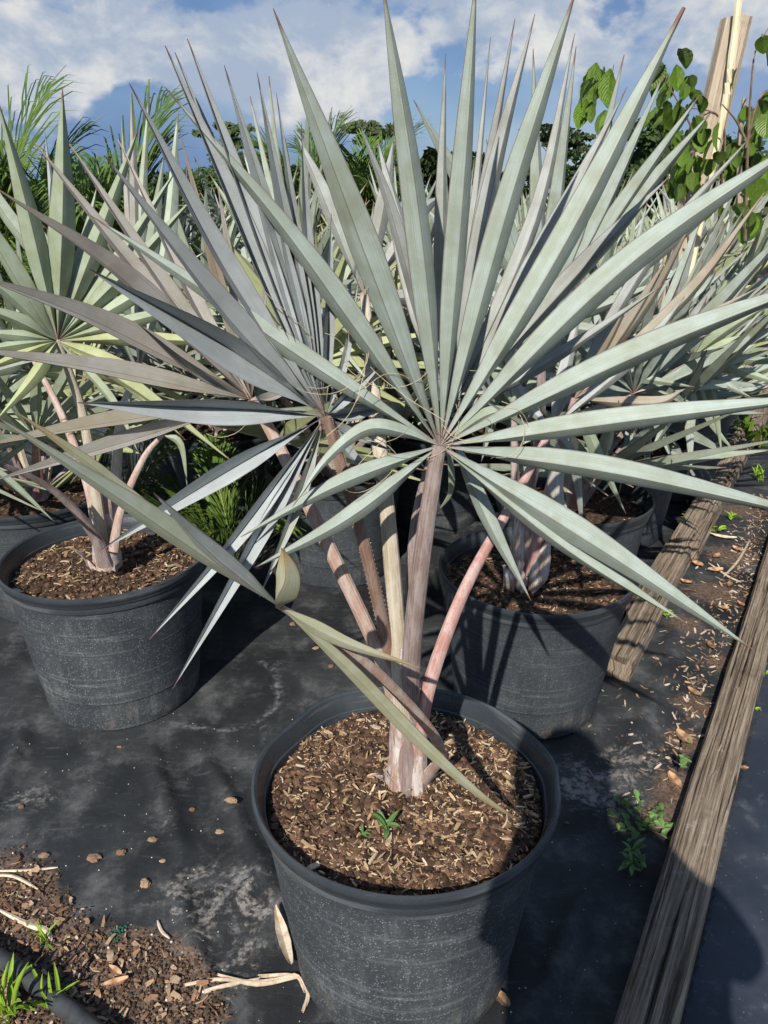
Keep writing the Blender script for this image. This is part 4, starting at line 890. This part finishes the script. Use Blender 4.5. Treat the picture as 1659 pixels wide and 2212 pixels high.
def put_leaf(parent, mesh, p, size, yaw, pitch, roll, mat=None):
    o = bpy.data.objects.new('leaf', mesh); link(o, parent); o.location = p-parent.location; o.scale = (size,)*3
    o.rotation_euler = (Matrix.Rotation(yaw, 4, 'Z') @ Matrix.Rotation(pitch, 4, 'X') @ Matrix.Rotation(roll, 4, 'Y')).to_euler(); return o
def vine(label, stems, clusters, seed, Y):
    rnd = random.Random(seed); base = at(*stems[0][0]); t = thing('climbing_vine', label, 'vine', (base.x, base.y, 0), 0)
    for s in stems:
        mb = MB(); C = catmull([at(*p)-t.location for p in s], 16); tube(mb, C, [0.006-0.004*i/16 for i in range(17)], 5); mb.obj('stem', M['vinestem'], t, True)
    for (x, y, rx, ry, n, s0, kind, pd) in clusters:
        for i in range(n):
            px = x+rnd.gauss(0, rx*0.5); py = y+rnd.gauss(0, ry*0.5); yy = Y+rnd.uniform(-0.3, 0.25)
            put_leaf(t, VL[rnd.choice(kind)], at(px, py, yy), s0*0.54*rnd.uniform(0.6, 1.25), rnd.uniform(-1.6, 1.6)+pd, R(rnd.uniform(-95, -35)), rnd.uniform(-0.5, 0.5))
    return t
vine('leafy climbing vine with broad veined leaves beside the wooden post', [[(1500, 640, 3.3), (1480, 420, 3.3), (1500, 300, 3.3), (1440, 180, 3.3), (1400, 150, 3.3)], [(1540, 600, 3.3), (1560, 400, 3.3), (1560, 260, 3.3), (1480, 230, 3.3)]],
     [(1448, 150, 30, 45, 11, 0.14, (0, 2), 0), (1465, 250, 45, 70, 20, 0.13, (0, 1, 2), 0), (1500, 200, 40, 30, 9, 0.11, (2, 0), 0), (1480, 350, 50, 60, 20, 0.12, (1, 0), 0), (1520, 300, 30, 50, 10, 0.12, (1,), 0), (1590, 330, 50, 40, 15, 0.10, (1,), 0.5), (1540, 420, 60, 50, 18, 0.12, (0, 1), 0), (1590, 150, 3, 6, 1, 0.13, (1,), 0), (1640, 270, 25, 40, 10, 0.13, (0, 1), 0), (1640, 380, 30, 60, 16, 0.13, (0, 1), 0), (1620, 460, 40, 40, 10, 0.13, (1,), 0)], 3, 3.25)
vine('sparse vine tip with a few long leaves left of the big leaf tip', [[(1330, 470, 3.6), (1322, 300, 3.6), (1318, 190, 3.6), (1326, 140, 3.6)]],
     [(1300, 140, 20, 8, 4, 0.20, (2,), 1.2), (1285, 160, 24, 14, 4, 0.20, (2,), 1.3), (1310, 190, 12, 20, 3, 0.18, (2,), 0.5), (1295, 235, 20, 22, 4, 0.18, (2,), 0.3), (1270, 210, 16, 18, 3, 0.18, (2,), 1)], 5, 3.6)
vine('upright vine shoot with heart leaves crossing the right edge', [[(1610, 520, 3.1), (1615, 330, 3.1), (1622, 200, 3.1), (1632, 110, 3.1), (1660, 60, 3.1)], [(1612, 320, 3.1), (1640, 215, 3.1), (1680, 190, 3.1)], [(1610, 300, 3.1), (1590, 260, 3.1), (1560, 225, 3.1)]],
     [(1648, 80, 8, 10, 2, 0.15, (1,), -0.4), (1662, 195, 6, 10, 2, 0.12, (1,), -0.4), (1612, 240, 8, 20, 2, 0.09, (2,), 0)], 7, 3.1)
vine('low green vine leaves at the right edge beyond the timber end', [[(1640, 980, 4.6), (1650, 880, 4.6), (1640, 800, 4.6)]],
     [(1640, 930, 30, 26, 12, 0.16, (1,), 0), (1600, 905, 20, 20, 4, 0.14, (1,), 0), (1620, 800, 40, 60, 14, 0.14, (1,), 0), (1590, 690, 50, 60, 12, 0.14, (1,), 0)], 9, 4.6)

# ------------------------------------------------------------------ far trees
def crown_mesh(seed, mat, w, h, n, leaf, flat=False):
    rnd = random.Random(seed); mb = MB(); cl = [(Vector((rnd.gauss(0, w*0.30), rnd.gauss(0, w*0.30), rnd.uniform(0.12, 0.92)*h)), rnd.uniform(0.16, 0.30)*w) for _ in range(16 if not flat else 9)]
    for i in range(n):
        c, r = rnd.choice(cl); d = Vector((rnd.gauss(0, 1), rnd.gauss(0, 1), rnd.gauss(0, 0.75))).normalized()*r*rnd.uniform(0.6, 1.05)
        if flat: d.z *= 0.35
        p = c+d; a = Vector((rnd.gauss(0, 1), rnd.gauss(0, 1), rnd.gauss(0, 1))).normalized(); b = a.orthogonal().normalized(); l = leaf*rnd.uniform(0.6, 1.4)
        e = a.cross(b)*l*0.12
        mb.add([p-a*l, p+b*l*0.6+e, p+a*l, p-b*l*0.6+e], [(0, 1, 2), (0, 2, 3)])
    return mb.mesh('crown', mat)
TC = [crown_mesh(1, M['crown'], 5, 4.5, 2600, 0.30), crown_mesh(2, M['crown'], 6.5, 4.0, 2800, 0.32), crown_mesh(3, M['crown'], 4.5, 5.2, 2400, 0.28)]
PC = [crown_mesh(4, M['pinecrown'], 4.6, 2.6, 900, 0.30, True), crown_mesh(5, M['pinecrown'], 3.6, 2.2, 700, 0.30, True)]
def trunk_mesh(h, r):
    mb = MB(); tube(mb, catmull([Vector((0, 0, -0.2)), Vector((0.1, 0, h*0.5)), Vector((0, 0.1, h))], 6), [r*(1-0.09*i) for i in range(7)], 7)
    for k in range(4):
        a = k*1.7; tube(mb, [Vector((0.03, 0.03, h*(0.6+0.09*k))), Vector((math.cos(a)*0.8, math.sin(a)*0.8, h*(0.75+0.09*k)))], [r*0.35, r*0.12], 5)
    return mb.mesh('trunk', M['bark'], True)
TM = [trunk_mesh(2.2, 0.16), trunk_mesh(6.2, 0.15)]
def tree(label, px, topy, D, kind, pine=False, s=None):
    top = at(px, topy, D); H = top.z
    t = thing('pine_tree' if pine else 'broadleaf_tree', label, 'tree', (top.x, D, -0.05), random.uniform(0, 6), 'trees on the horizon')
    if pine:
        k = H/8.0; a = bpy.data.objects.new('trunk', TM[1]); link(a, t); b = bpy.data.objects.new('crown', PC[kind]); link(b, t); b.location.z = 5.6; t.scale = (k, k, k)
    else:
        k = H/5.0; a = bpy.data.objects.new('trunk', TM[0]); link(a, t); b = bpy.data.objects.new('crown', TC[kind]); link(b, t); b.location.z = 0.6; t.scale = (k*1.15, k*1.15, k)
trees = [(-160, 330, 60, 0, 'far left beyond the frame edge'), (20, 350, 55, 1, 'behind the left feather palm'), (140, 330, 62, 2, 'behind the left fan tip'), (270, 345, 58, 0, 'between the two left feather palms'), (400, 335, 60, 1, 'behind the arching feather palm'), (500, 315, 66, 2, 'below the left pine'), (600, 330, 58, 0, 'left of the big front leaf'), (700, 322, 64, 1, 'behind the centre feather palms'), (800, 345, 60, 2, 'right of the centre feather palms'), (925, 305, 52, 0, 'in the gap right of the tallest leaf'), (1020, 350, 60, 1, 'behind the middle leaves'), (1120, 345, 62, 2, 'left of the right-hand pines'), (1250, 350, 60, 0, 'under the right-hand pines'), (1370, 318, 55, 1, 'left of the vine'), (1420, 290, 50, 2, 'just behind the vine'), (1560, 300, 55, 0, 'behind the wooden post'), (1690, 300, 58, 1, 'at the right edge behind the vine')]
for px, ty, D, k, lb in trees: tree('dark green tree on the horizon, ' + lb, px, ty+(28 if px < 1300 else 8), D, k)
tree('small flat-topped pine on the horizon left of centre', 498, 260, 80, 1, True)
tree('flat-topped pine on the horizon behind the central feather palm', 805, 262, 80, 0, True)
tree('taller pine with bare trunk right of the centre leaves', 1190, 274, 85, 0, True)
tree('pine beside the taller one with a wide flat crown', 1250, 286, 88, 1, True)

# ------------------------------------------------------------------ small things on the ground
def fz(p): return Vector((p.x, p.y, fabric_z(p.x, p.y)))
rnd = random.Random(77)
mb = MB()                                        # mulch and crumbs bottom left
def in_patch(x, y):
    s = sum(k*math.exp(-((x-p.x)**2+(y-p.y)**2)/(2*sg*sg)) for p, sg, k in dirtspots[:11])
    return s
cnt = 0
for i in range(34000):
    x = rnd.uniform(-1.25, -0.15); y = rnd.uniform(0.75, 1.75)
    s = in_patch(x, y)
    s *= 0.75+0.9*noise.noise(Vector((x*6, y*6, 4)))
    if s < 0.62+rnd.uniform(-0.4, 0.5): continue
    cnt += 1; p = Vector((x, y, fabric_z(x, y)+0.003))
    if rnd.random() < 0.84: lump(mb, p, rnd, rnd.choice((0.0015, 0.002, 0.0025, 0.003, 0.0045)), jit(rnd.choice([(0.075, 0.048, 0.035), (0.12, 0.08, 0.055), (0.05, 0.034, 0.026), (0.20, 0.13, 0.09)]), rnd))
    else:
        L = rnd.choice((0.004, 0.005, 0.006, 0.008, 0.010, 0.014, 0.020, 0.027)); chip(mb, p+Vector((0, 0, 0.003)), rnd, L, L*rnd.uniform(0.12, 0.6), rnd.uniform(0.001, 0.003), jit(rnd.choice([(0.33, 0.20, 0.13), (0.24, 0.14, 0.09), (0.42, 0.30, 0.20), (0.5, 0.38, 0.27), (0.15, 0.09, 0.06)]), rnd), 0.3)
for i in range(160):                             # white perlite and green feed granules among the mulch
    x = rnd.uniform(-1.2, -0.25); y = rnd.uniform(0.8, 1.6)
    if in_patch(x, y) > 0.5: lump(mb, Vector((x, y, fabric_z(x, y)+0.006)), rnd, 0.0025, rnd.choice([(0.8, 0.78, 0.74), (0.75, 0.74, 0.7), (0.02, 0.16, 0.10)]), 1)
c0 = gr(255, 2020)
for i in range(46): lump(mb, fz(c0+Vector((rnd.gauss(0, 0.012), rnd.gauss(0, 0.014), 0)))+Vector((0, 0, 0.004)), rnd, 0.0023, (0.02, 0.15, 0.10), 1)
o = mb.obj('mulch', M['bits']); tag(o, 'crumbly brown mulch and bark bits spilled over the fabric at bottom left', 'mulch', kind='stuff')
mb = MB()                                        # specks on the open fabric
for i in range(380):
    p = gr(rnd.uniform(0, 1659), rnd.uniform(1500, 2212)); 
    if side(p.x, p.y) < 0.08: continue
    r = rnd.choice((0.001, 0.0014, 0.002)); lump(mb, fz(p)+Vector((0, 0, r*0.5)), rnd, r, jit(rnd.choice([(0.6, 0.57, 0.52), (0.35, 0.3, 0.25), (0.45, 0.42, 0.38)]), rnd))
for i in range(1300):                            # strip of litter between the two timbers
    t = rnd.uniform(1.35, 4.0); off = rnd.gauss(0.13, 0.035) if rnd.random() < 0.75 else rnd.uniform(0.08, 0.42)
    if t < 1.6 and rnd.random() < 0.6: continue
    q_ = T0+TD*t+TN*off
    if t > 1.9 and off > 0.34: continue
    if rnd.random() < 0.6: chip(mb, fz(q_)+Vector((0, 0, 0.005)), rnd, rnd.uniform(0.006, 0.03), rnd.uniform(0.003, 0.009), 0.0014, jit(rnd.choice([(0.28, 0.18, 0.12), (0.42, 0.31, 0.23), (0.16, 0.11, 0.08), (0.55, 0.47, 0.39)]), rnd), 0.35)
    else: lump(mb, fz(q_)+Vector((0, 0, 0.002)), rnd, rnd.uniform(0.002, 0.006), jit((0.14, 0.095, 0.07), rnd))
o = mb.obj('ground_litter', M['bits']); tag(o, 'fine pale grit and bark crumbs strewn over the black fabric', 'litter', kind='stuff')
def chunk(r, rnd):
    mb = MB(); lump(mb, Vector((0, 0, 0)), rnd, 1.0, jit(rnd.choice([(0.25, 0.16, 0.11), (0.19, 0.12, 0.08), (0.32, 0.22, 0.15)]), rnd), 1.0)
    V = [Vector(v) for v in mb.v]; F = mb.f; c = mb.c[0]; e = rnd.uniform(1.0, 1.7); sd_ = rnd.uniform(0, 50)
    for it in range(2):
        mid = {}; F2 = []
        def mm(a, b):
            k = (min(a, b), max(a, b))
            if k not in mid: mid[k] = len(V); V.append(((V[a]+V[b])/2).normalized()*((V[a].length+V[b].length)/2))
            return mid[k]
        for a, b, d in F: x, y, z = mm(a, b), mm(b, d), mm(d, a); F2 += [(a, x, z), (b, y, x), (d, z, y), (x, y, z)]
        F = F2
    V = [v*(1+0.35*noise.noise(v*1.6+Vector((sd_, 0, 0)))+0.14*noise.noise(v*5+Vector((0, sd_, 0)))) for v in V]
    V = [Vector((v.x*e*r*0.8, v.y*r*0.7, max(-0.1, v.z*0.5+0.35)*r)) for v in V]
    m2 = MB(); m2.add(V, F, None, c); return m2
bits = [(502, 1745, 0.019, 'brown bark nugget alone on the fabric left of the front pot'), (203, 1858, 0.020, 'reddish bark chunk near the mulch edge'), (263, 1847, 0.017, 'rounded tan bark chunk right of the reddish one'), (313, 1912, 0.017, 'dark bark pair of lumps below the rounded chunk'), (330, 1818, 0.013, 'small pale bark piece in the fabric fold'), (46, 1743, 0.011, 'little brown crumb far left on open fabric'), (475, 1798, 0.010, 'tiny bark crumb beside the pale dusty spot'), (243, 1675, 0.0, ''), (258, 1615, 0.008, 'tiny crumb just below the left pot'), (715, 1441, 0.013, 'orange bark chip on the fabric left of the stems'), (682, 1401, 0.011, 'flat orange bark chip above the other orange chip'), (632, 1350, 0.016, 'brown lump at the edge of the left pot shadow'), (722, 1265, 0.02, 'bark lump lit beside the shaded back pot'), (352, 1862, 0.008, 'small pale stone near the fold'), (415, 1752, 0.010, 'whitish chip on the bright fold'), (95, 1852, 0.014, 'pink bark flake by the mulch corner'), (1225, 1780, 0.008, 'lone crumb in the dark shadow')]
for x, y, r, lb in bits:
    if r == 0: continue
    mb = chunk(r*0.8, rnd)
    b2 = MB(); b2.v = mb.v; b2.f = mb.f; b2.uv = mb.uv; b2.c = mb.c
    o = b2.obj('bark_chunk', M['bits'], None, False, fz(gr(x, y))); tag(o, lb, 'bark', 'loose bark pieces on the fabric')
# pipe
mb = MB(); C = catmull([gr(-140, 2000, 0.03), gr(20, 2085, 0.03), gr(140, 2175, 0.03), gr(330, 2330, 0.03)], 20); tube(mb, C, 0.0185, 16); tag(mb.obj('irrigation_pipe', M['pipe'], None, True), 'black plastic irrigation pipe crossing the bottom left corner', 'pipe')
# straw bundle
def strand_thing(name, label, cat, paths, mat, r=0.0022, sides=5, spread=0.004, n=1, lift=0.006, flat=1.0):
    base = fz(gr(*paths[0][0])); t = thing(name, label, cat, base, 0)
    for p in paths:
        for k in range(n):
            pts = [fz(gr(x+rnd.uniform(-1, 1)*spread*800, y+rnd.uniform(-1, 1)*spread*800))+Vector((0, 0, lift*rnd.uniform(0.4, 1.4)))-base for x, y in p]
            mb = MB(); C = catmull(pts, 14); tube(mb, C, [r*(1-0.6*abs(i/7-1)**3) for i in range(15)], sides, flat); mb.obj('strand', mat, t, True)
    return t
strand_thing('dry_frond', 'bundle of torn pale dry fibres lying against the front pot foot', 'dry leaf', [[(660, 2145), (640, 2110), (600, 2120), (540, 2125), (470, 2112)], [(640, 2112), (560, 2130), (480, 2122), (400, 2132)], [(560, 2120), (500, 2130), (440, 2148)], [(655, 2190), (665, 2150), (640, 2112), (560, 2112)]], M['straw'], 0.0026, n=4, spread=0.004)
strand_thing('dry_stick', 'pale broken stalk lying across the mulch at the left edge', 'stick', [[(0, 1972), (60, 2000), (100, 2015), (112, 2035)]], M['straw'], 0.006, n=2, spread=0.003)
strand_thing('dry_stick', 'thin tan straw lying flat above the mulch at the left edge', 'stick', [[(-20, 1884), (60, 1884), (125, 1876)]], M['straw'], 0.0035)
strand_thing('dry_stick', 'curved tan straw beneath the flat one at the left edge', 'stick', [[(-20, 1893), (30, 1902), (85, 1925)]], M['straw'], 0.004)
strand_thing('dry_stick', 'short grey-brown twig stuck on the fabric left of the dusty patch', 'stick', [[(338, 1992), (352, 2012), (368, 2032)]], M['straw'], 0.0035)
strand_thing('dry_stick', 'bent white twig among the dry leaves between the timbers', 'stick', [[(1565, 1245), (1595, 1215), (1618, 1170)]], M['straw'], 0.005)
strand_thing('dry_stick', 'long curled twig below the bent white one between the timbers', 'stick', [[(1530, 1215), (1570, 1245), (1600, 1262)]], M['straw'], 0.005)
# dry leaf by the pot foot, flat pale peel
def dry_leaf(px, py, L, w, yaw, label, mat='dryleaf', curl=0.25):
    mb = MB(); n = 8; vs = []
    for i in range(n+1):
        f = i/n; ww = w*math.sin(math.pi*min(0.97, 0.08+f*0.9))**0.8*(1+0.15*noise.noise(Vector((f*9, px, 0))))
        for u in (-1, -0.5, 0, 0.5, 1): vs.append((u*ww/2, (f-0.5)*L, 0.004+curl*w*abs(u)**1.5*0.8 + curl*L*0.25*(2*f-1)**2 + 0.003*noise.noise(Vector((f*6, u*2, px)))))
    N_ = len(vs); vs += [(x, y, z-0.0009) for x, y, z in vs]; fs = []
    for i in range(n):
        for j in range(4): a = i*5+j; fs.append((a, a+1, a+6, a+5)); fs.append((N_+a+1, N_+a, N_+a+5, N_+a+6))
        for j in (0, 4): a = i*5+j; fs.append((a, a+5, N_+a+5, N_+a))
    mb.add(vs, fs); o = mb.obj('dry_leaf', M[mat], None, True, fz(gr(px, py))+Vector((0, 0, 0.006))); o.rotation_euler = (0, 0, yaw); tag(o, label, 'dry leaf', 'dry leaves on the ground'); return o
dry_leaf(612, 2030, 0.15, 0.026, 0.35, 'long pale dry leaf sliver leaning by the front pot foot', 'straw')
dl = [(1560, 1165, .16, .04, 1.1, 'long tan dry leaf between the timbers beside the green seedling', 'straw'), (1505, 1222, .08, .05, .4, 'curled orange dry leaf by the far timber'), (1545, 1235, .09, .05, 1.6, 'broad orange-brown dry leaf in the middle of the litter'), (1548, 1205, .07, .04, 2.2, 'dark folded dry leaf above the broad one'), (1590, 1190, .07, .04, .3, 'upright brown dry leaf against the near timber'), (1600, 1310, .04, .03, .3, 'bright orange leaf scrap lying on the near timber edge'), (1562, 1320, .05, .035, 1.3, 'orange leaf scrap beside the near timber'), (1480, 1262, .06, .035, .9, 'reddish dry leaf near the far timber foot'), (1535, 1400, .06, .035, .1, 'tan dry leaf close under the big leaf tip'), (1498, 1500, .07, .035, .5, 'pale crumpled leaf in the litter strip halfway down'), (1475, 1600, .09, .05, .3, 'broad tan dry leaf half under the near timber shadow'), (1455, 1690, .08, .04, .2, 'brown dry leaf above the round-leaved weed'), (1415, 1430, .03, .02, .9, 'pale chip on the fabric between the timbers'), (1605, 1665, .035, .02, 1.4, 'grey leaf flake on the far side of the near timber'), (1575, 1268, .07, .03, 2.6, 'grey-pink shrivelled leaf under the twigs'), (1082, 2165, .06, .03, .6, 'crumpled tan leaf at the right foot of the front pot'), (530, 2100, .0, 0, 0, ''), (250, 2105, .05, .02, 1.0, 'olive leaf piece lying in the mulch'), (250, 2130, .07, .022, 1.9, 'straw coloured leaf strip in the mulch')]
for d in dl:
    if d[2]: dry_leaf(d[0], d[1], d[2]*0.75, d[3]*0.75, d[4], d[5], mat=d[6] if len(d) > 6 else 'dryleaf')
# weeds
def ell_mesh(name, mat, ratio):
    mb = MB(); vs = [(0, 0, 0)]; n = 6; vs = []
    for i in range(n+1):
        f = i/n; w = ratio*0.5*math.sin(math.pi*f)**0.7
        for u in (-1, 0, 1): vs.append((u*w, f, 0.10*math.sin(f*math.pi)+abs(u)*w*0.35))
    N_ = len(vs); vs += [(x, y, z-0.02) for x, y, z in vs]; fs = []
    for i in range(n):
        for j in range(2): a = i*3+j; fs += [(a, a+1, a+4, a+3), (N_+a+1, N_+a, N_+a+3, N_+a+4)]
        for j in (0, 2): a = i*3+j; fs.append((a, a+3, N_+a+3, N_+a))
    mb.add(vs, fs); return mb.mesh(name, M[mat], True)
EL = {'round': ell_mesh('leaf', 'weed', 0.55), 'long': ell_mesh('leaf', 'weed', 0.26), 'blade': ell_mesh('leaf', 'weed_bright', 0.09), 'bright': ell_mesh('leaf', 'weed_bright', 0.42)}
def weed(px, py, z, kind, n, size, spread, label, stems=3, up=0.3, height=0.02):
    b = gr(px, py, z); b = fz(b) if z == 0 else b; t = thing('weed', label, 'weed', b, 0); r_ = random.Random(int(px*7+py))
    anchors = []
    for s in range(stems):
        a = r_.uniform(0, 6.28); e = Vector((math.cos(a)*spread, math.sin(a)*spread, height*r_.uniform(0.5, 1.3))); mb = MB()
        C = catmull([Vector((0, 0, 0)), e*0.5+Vector((0, 0, height*0.5)), e], 5); tube(mb, C, 0.0011, 4); mb.obj('stem', M['vinestem'] if kind == 'round' else M['weed'], t); anchors += C[1:]
    for i in range(n):
        c = r_.choice(anchors); o = bpy.data.objects.new('leaf', EL[kind]); link(o, t); o.location = c; o.scale = (size*r_.uniform(0.7, 1.25),)*3
        o.rotation_euler = (R(r_.uniform(5, 45)) if kind != 'blade' else R(r_.uniform(25, 80)), r_.uniform(-.3, .3), r_.uniform(0, 6.28))
    return t
weed(1385, 1790, 0, 'round', 70, 0.022, 0.085, 'mat of round-leaved green weed in sun beside the near timber', 11, height=0.02)
weed(1357, 1872, 0, 'long', 22, 0.035, 0.035, 'bushy green weed sitting in the shadow below the round-leaved mat', 5, height=0.03)
weed(1472, 1670, 0.05, 'round', 16, 0.020, 0.05, 'upright spurge sprig leaning on the near timber', 3, height=0.06)
weed(1440, 1338, 0, 'bright', 12, 0.028, 0.02, 'bright lime seedling at the foot of the short timber', 2, height=0.03)
weed(1545, 1150, 0, 'bright', 9, 0.035, 0.02, 'lime seedling beside the long tan dry leaf', 2, height=0.02)
weed(1480, 1130, 0, 'bright', 9, 0.028, 0.03, 'small lime weed left of the far timber', 2, height=0.03)
weed(1572, 1120, 0, 'bright', 9, 0.03, 0.04, 'low lime weed right of the far timber', 3, height=0.02)
weed(1648, 1460, 0, 'bright', 26, 0.016, 0.06, 'fine pale-green weed on the right side of the near timber', 6, height=0.04)
weed(1620, 1540, 0, 'bright', 9, 0.018, 0.03, 'little weed sprig right of the near timber lower down', 3, height=0.03)
weed(1650, 1100, 0, 'round', 10, 0.035, 0.05, 'green leaves at the right frame edge beside the timber', 3, height=0.03)
weed(1640, 1040, 0, 'blade', 12, 0.09, 0.03, 'tuft of thin grass at the right edge by the timbers', 3, height=0.01)
weed(835, 1795, 0.42, 'long', 7, 0.034, 0.014, 'seedling with narrow green leaflets sprouting in the front pot', 2, height=0.02)
weed(785, 1805, 0.42, 'long', 4, 0.020, 0.01, 'tiny seedling left of the narrow-leaved one in the front pot', 1, height=0.008)
weed(20, 2190, 0, 'blade', 16, 0.10, 0.03, 'tuft of bright grass blades in the bottom left corner', 4, height=0.015)
weed(115, 2190, 0, 'blade', 12, 0.075, 0.02, 'second grass tuft just right of the corner tuft', 3, height=0.015)
weed(95, 2055, 0, 'blade', 6, 0.05, 0.015, 'small grass sprout in the mulch above the pipe', 2, height=0.01)
weed(1415, 1235, 0, 'bright', 6, 0.022, 0.015, 'tiny lime weed between the shaded pot and the short timber', 2, height=0.01)

# ------------------------------------------------------------------ the photographer (stands behind the camera; throws the shadow at lower right)
def PS(p, s, z): return Vector((0.95*p+0.31*s, -0.31*p+0.95*s, z))
person = thing('person', 'person in a blue shirt holding up a phone to take the picture', 'person', PS(0.15, -0.28, 0))
def skin(name, joints, edges, radii, mat, sub=2):
    me = bpy.data.meshes.new(name); me.from_pydata([tuple(j-person.location) for j in joints], edges, []); o = bpy.data.objects.new(name, me); link(o, person)
    me.materials.append(M[mat]); md = o.modifiers.new('skin', 'SKIN'); md.use_smooth_shade = True
    for i, r in enumerate(radii):
        me.skin_vertices[0].data[i].radius = r if isinstance(r, tuple) else (r, r)
    me.skin_vertices[0].data[0].use_root = True
    s = o.modifiers.new('sub', 'SUBSURF'); s.levels = 1; s.render_levels = sub; return o
me_joints = [PS(0.14, -0.36, 0.92), PS(0.125, -0.35, 1.10), PS(0.11, -0.33, 1.26), PS(0.09, -0.27, 1.40), PS(0.04, -0.25, 1.47), PS(-0.02, -0.22, 1.56), PS(-0.05, -0.21, 1.66),
   PS(0.30, -0.28, 1.37), PS(0.38, -0.14, 1.17), PS(0.16, -0.045, 1.34), PS(0.075, -0.05, 1.44),
   PS(-0.05, -0.27, 1.37), PS(-0.10, -0.15, 1.18), PS(-0.075, -0.065, 1.36), PS(-0.06, -0.05, 1.44),
   PS(0.26, -0.34, 0.84), PS(0.28, -0.32, 0.48), PS(0.28, -0.34, 0.09), PS(0.29, -0.2, 0.03),
   PS(0.06, -0.34, 0.84), PS(0.04, -0.32, 0.48), PS(0.04, -0.34, 0.09), PS(0.03, -0.2, 0.03)]
me_edges = [(0, 1), (1, 2), (2, 3), (3, 4), (4, 5), (5, 6), (3, 7), (7, 8), (8, 9), (9, 10), (3, 11), (11, 12), (12, 13), (13, 14), (0, 15), (15, 16), (16, 17), (17, 18), (0, 19), (19, 20), (20, 21), (21, 22)]
me_r = [0.20, 0.225, 0.235, 0.15, 0.06, 0.10, 0.10, 0.07, 0.05, 0.032, 0.034, 0.07, 0.048, 0.032, 0.034, 0.10, 0.065, 0.042, 0.035, 0.10, 0.065, 0.042, 0.035]
skin('body', me_joints, me_edges, me_r, 'cloth')
for sg in (0, 1):
    base = me_joints[10] if sg == 0 else me_joints[14]; dirp = -1 if sg == 0 else 1
    for k in range(4):
        a = base+PS(dirp*0.01, 0.0, 0.03-0.018*k); b = a+PS(dirp*0.025, 0.022, 0.004); c = b+PS(dirp*0.028, 0.004, 0.0)
        skin('finger', [a, b, c], [(0, 1), (1, 2)], [0.009, 0.008, 0.007], 'skin', 1)
hb = MB()
for i in range(900):
    d = Vector((rnd.gauss(0, 1), rnd.gauss(0, 1), rnd.gauss(0.4, 0.8))).normalized()
    if d.z < -0.3: continue
    p = me_joints[6]-person.location+Vector((d.x*0.088, d.y*0.09-0.015, d.z*0.10-0.01)); s_ = d.cross(Vector((0, 0, 1))).normalized()*0.006
    hb.add([p-s_, p+s_, p+s_+Vector((0, -0.01, -0.05)), p-s_+Vector((0, -0.01, -0.05)), p+d*0.008], [(0, 1, 4), (1, 2, 4), (2, 3, 4), (3, 0, 4)])
hb.obj('hair', M['hair'], person)
ph = thing('mobile_phone', 'dark mobile phone held upright in both hands', 'phone', (0.03, -0.035, 1.46))
pm = MB(); 
def rbox(mb, w, h, d, r, y0):
    pts = []
    for cx_, cz, a0 in ((w/2-r, h/2-r, 0), (-w/2+r, h/2-r, 90), (-w/2+r, -h/2+r, 180), (w/2-r, -h/2+r, 270)):
        for k in range(5): a = R(a0+k*22.5); pts.append((cx_+r*math.cos(a), cz+r*math.sin(a)))
    n = len(pts); vs = [(x, y0, z) for x, z in pts]+[(x, y0-d, z) for x, z in pts]
    mb.add(vs, [tuple(range(n)), tuple(range(2*n-1, n-1, -1))]+[(i, i+n, (i+1) % n+n, (i+1) % n) for i in range(n)])
rbox(pm, 0.072, 0.148, 0.008, 0.012, 0.0); pm.obj('phone_body', M['phone'], ph)
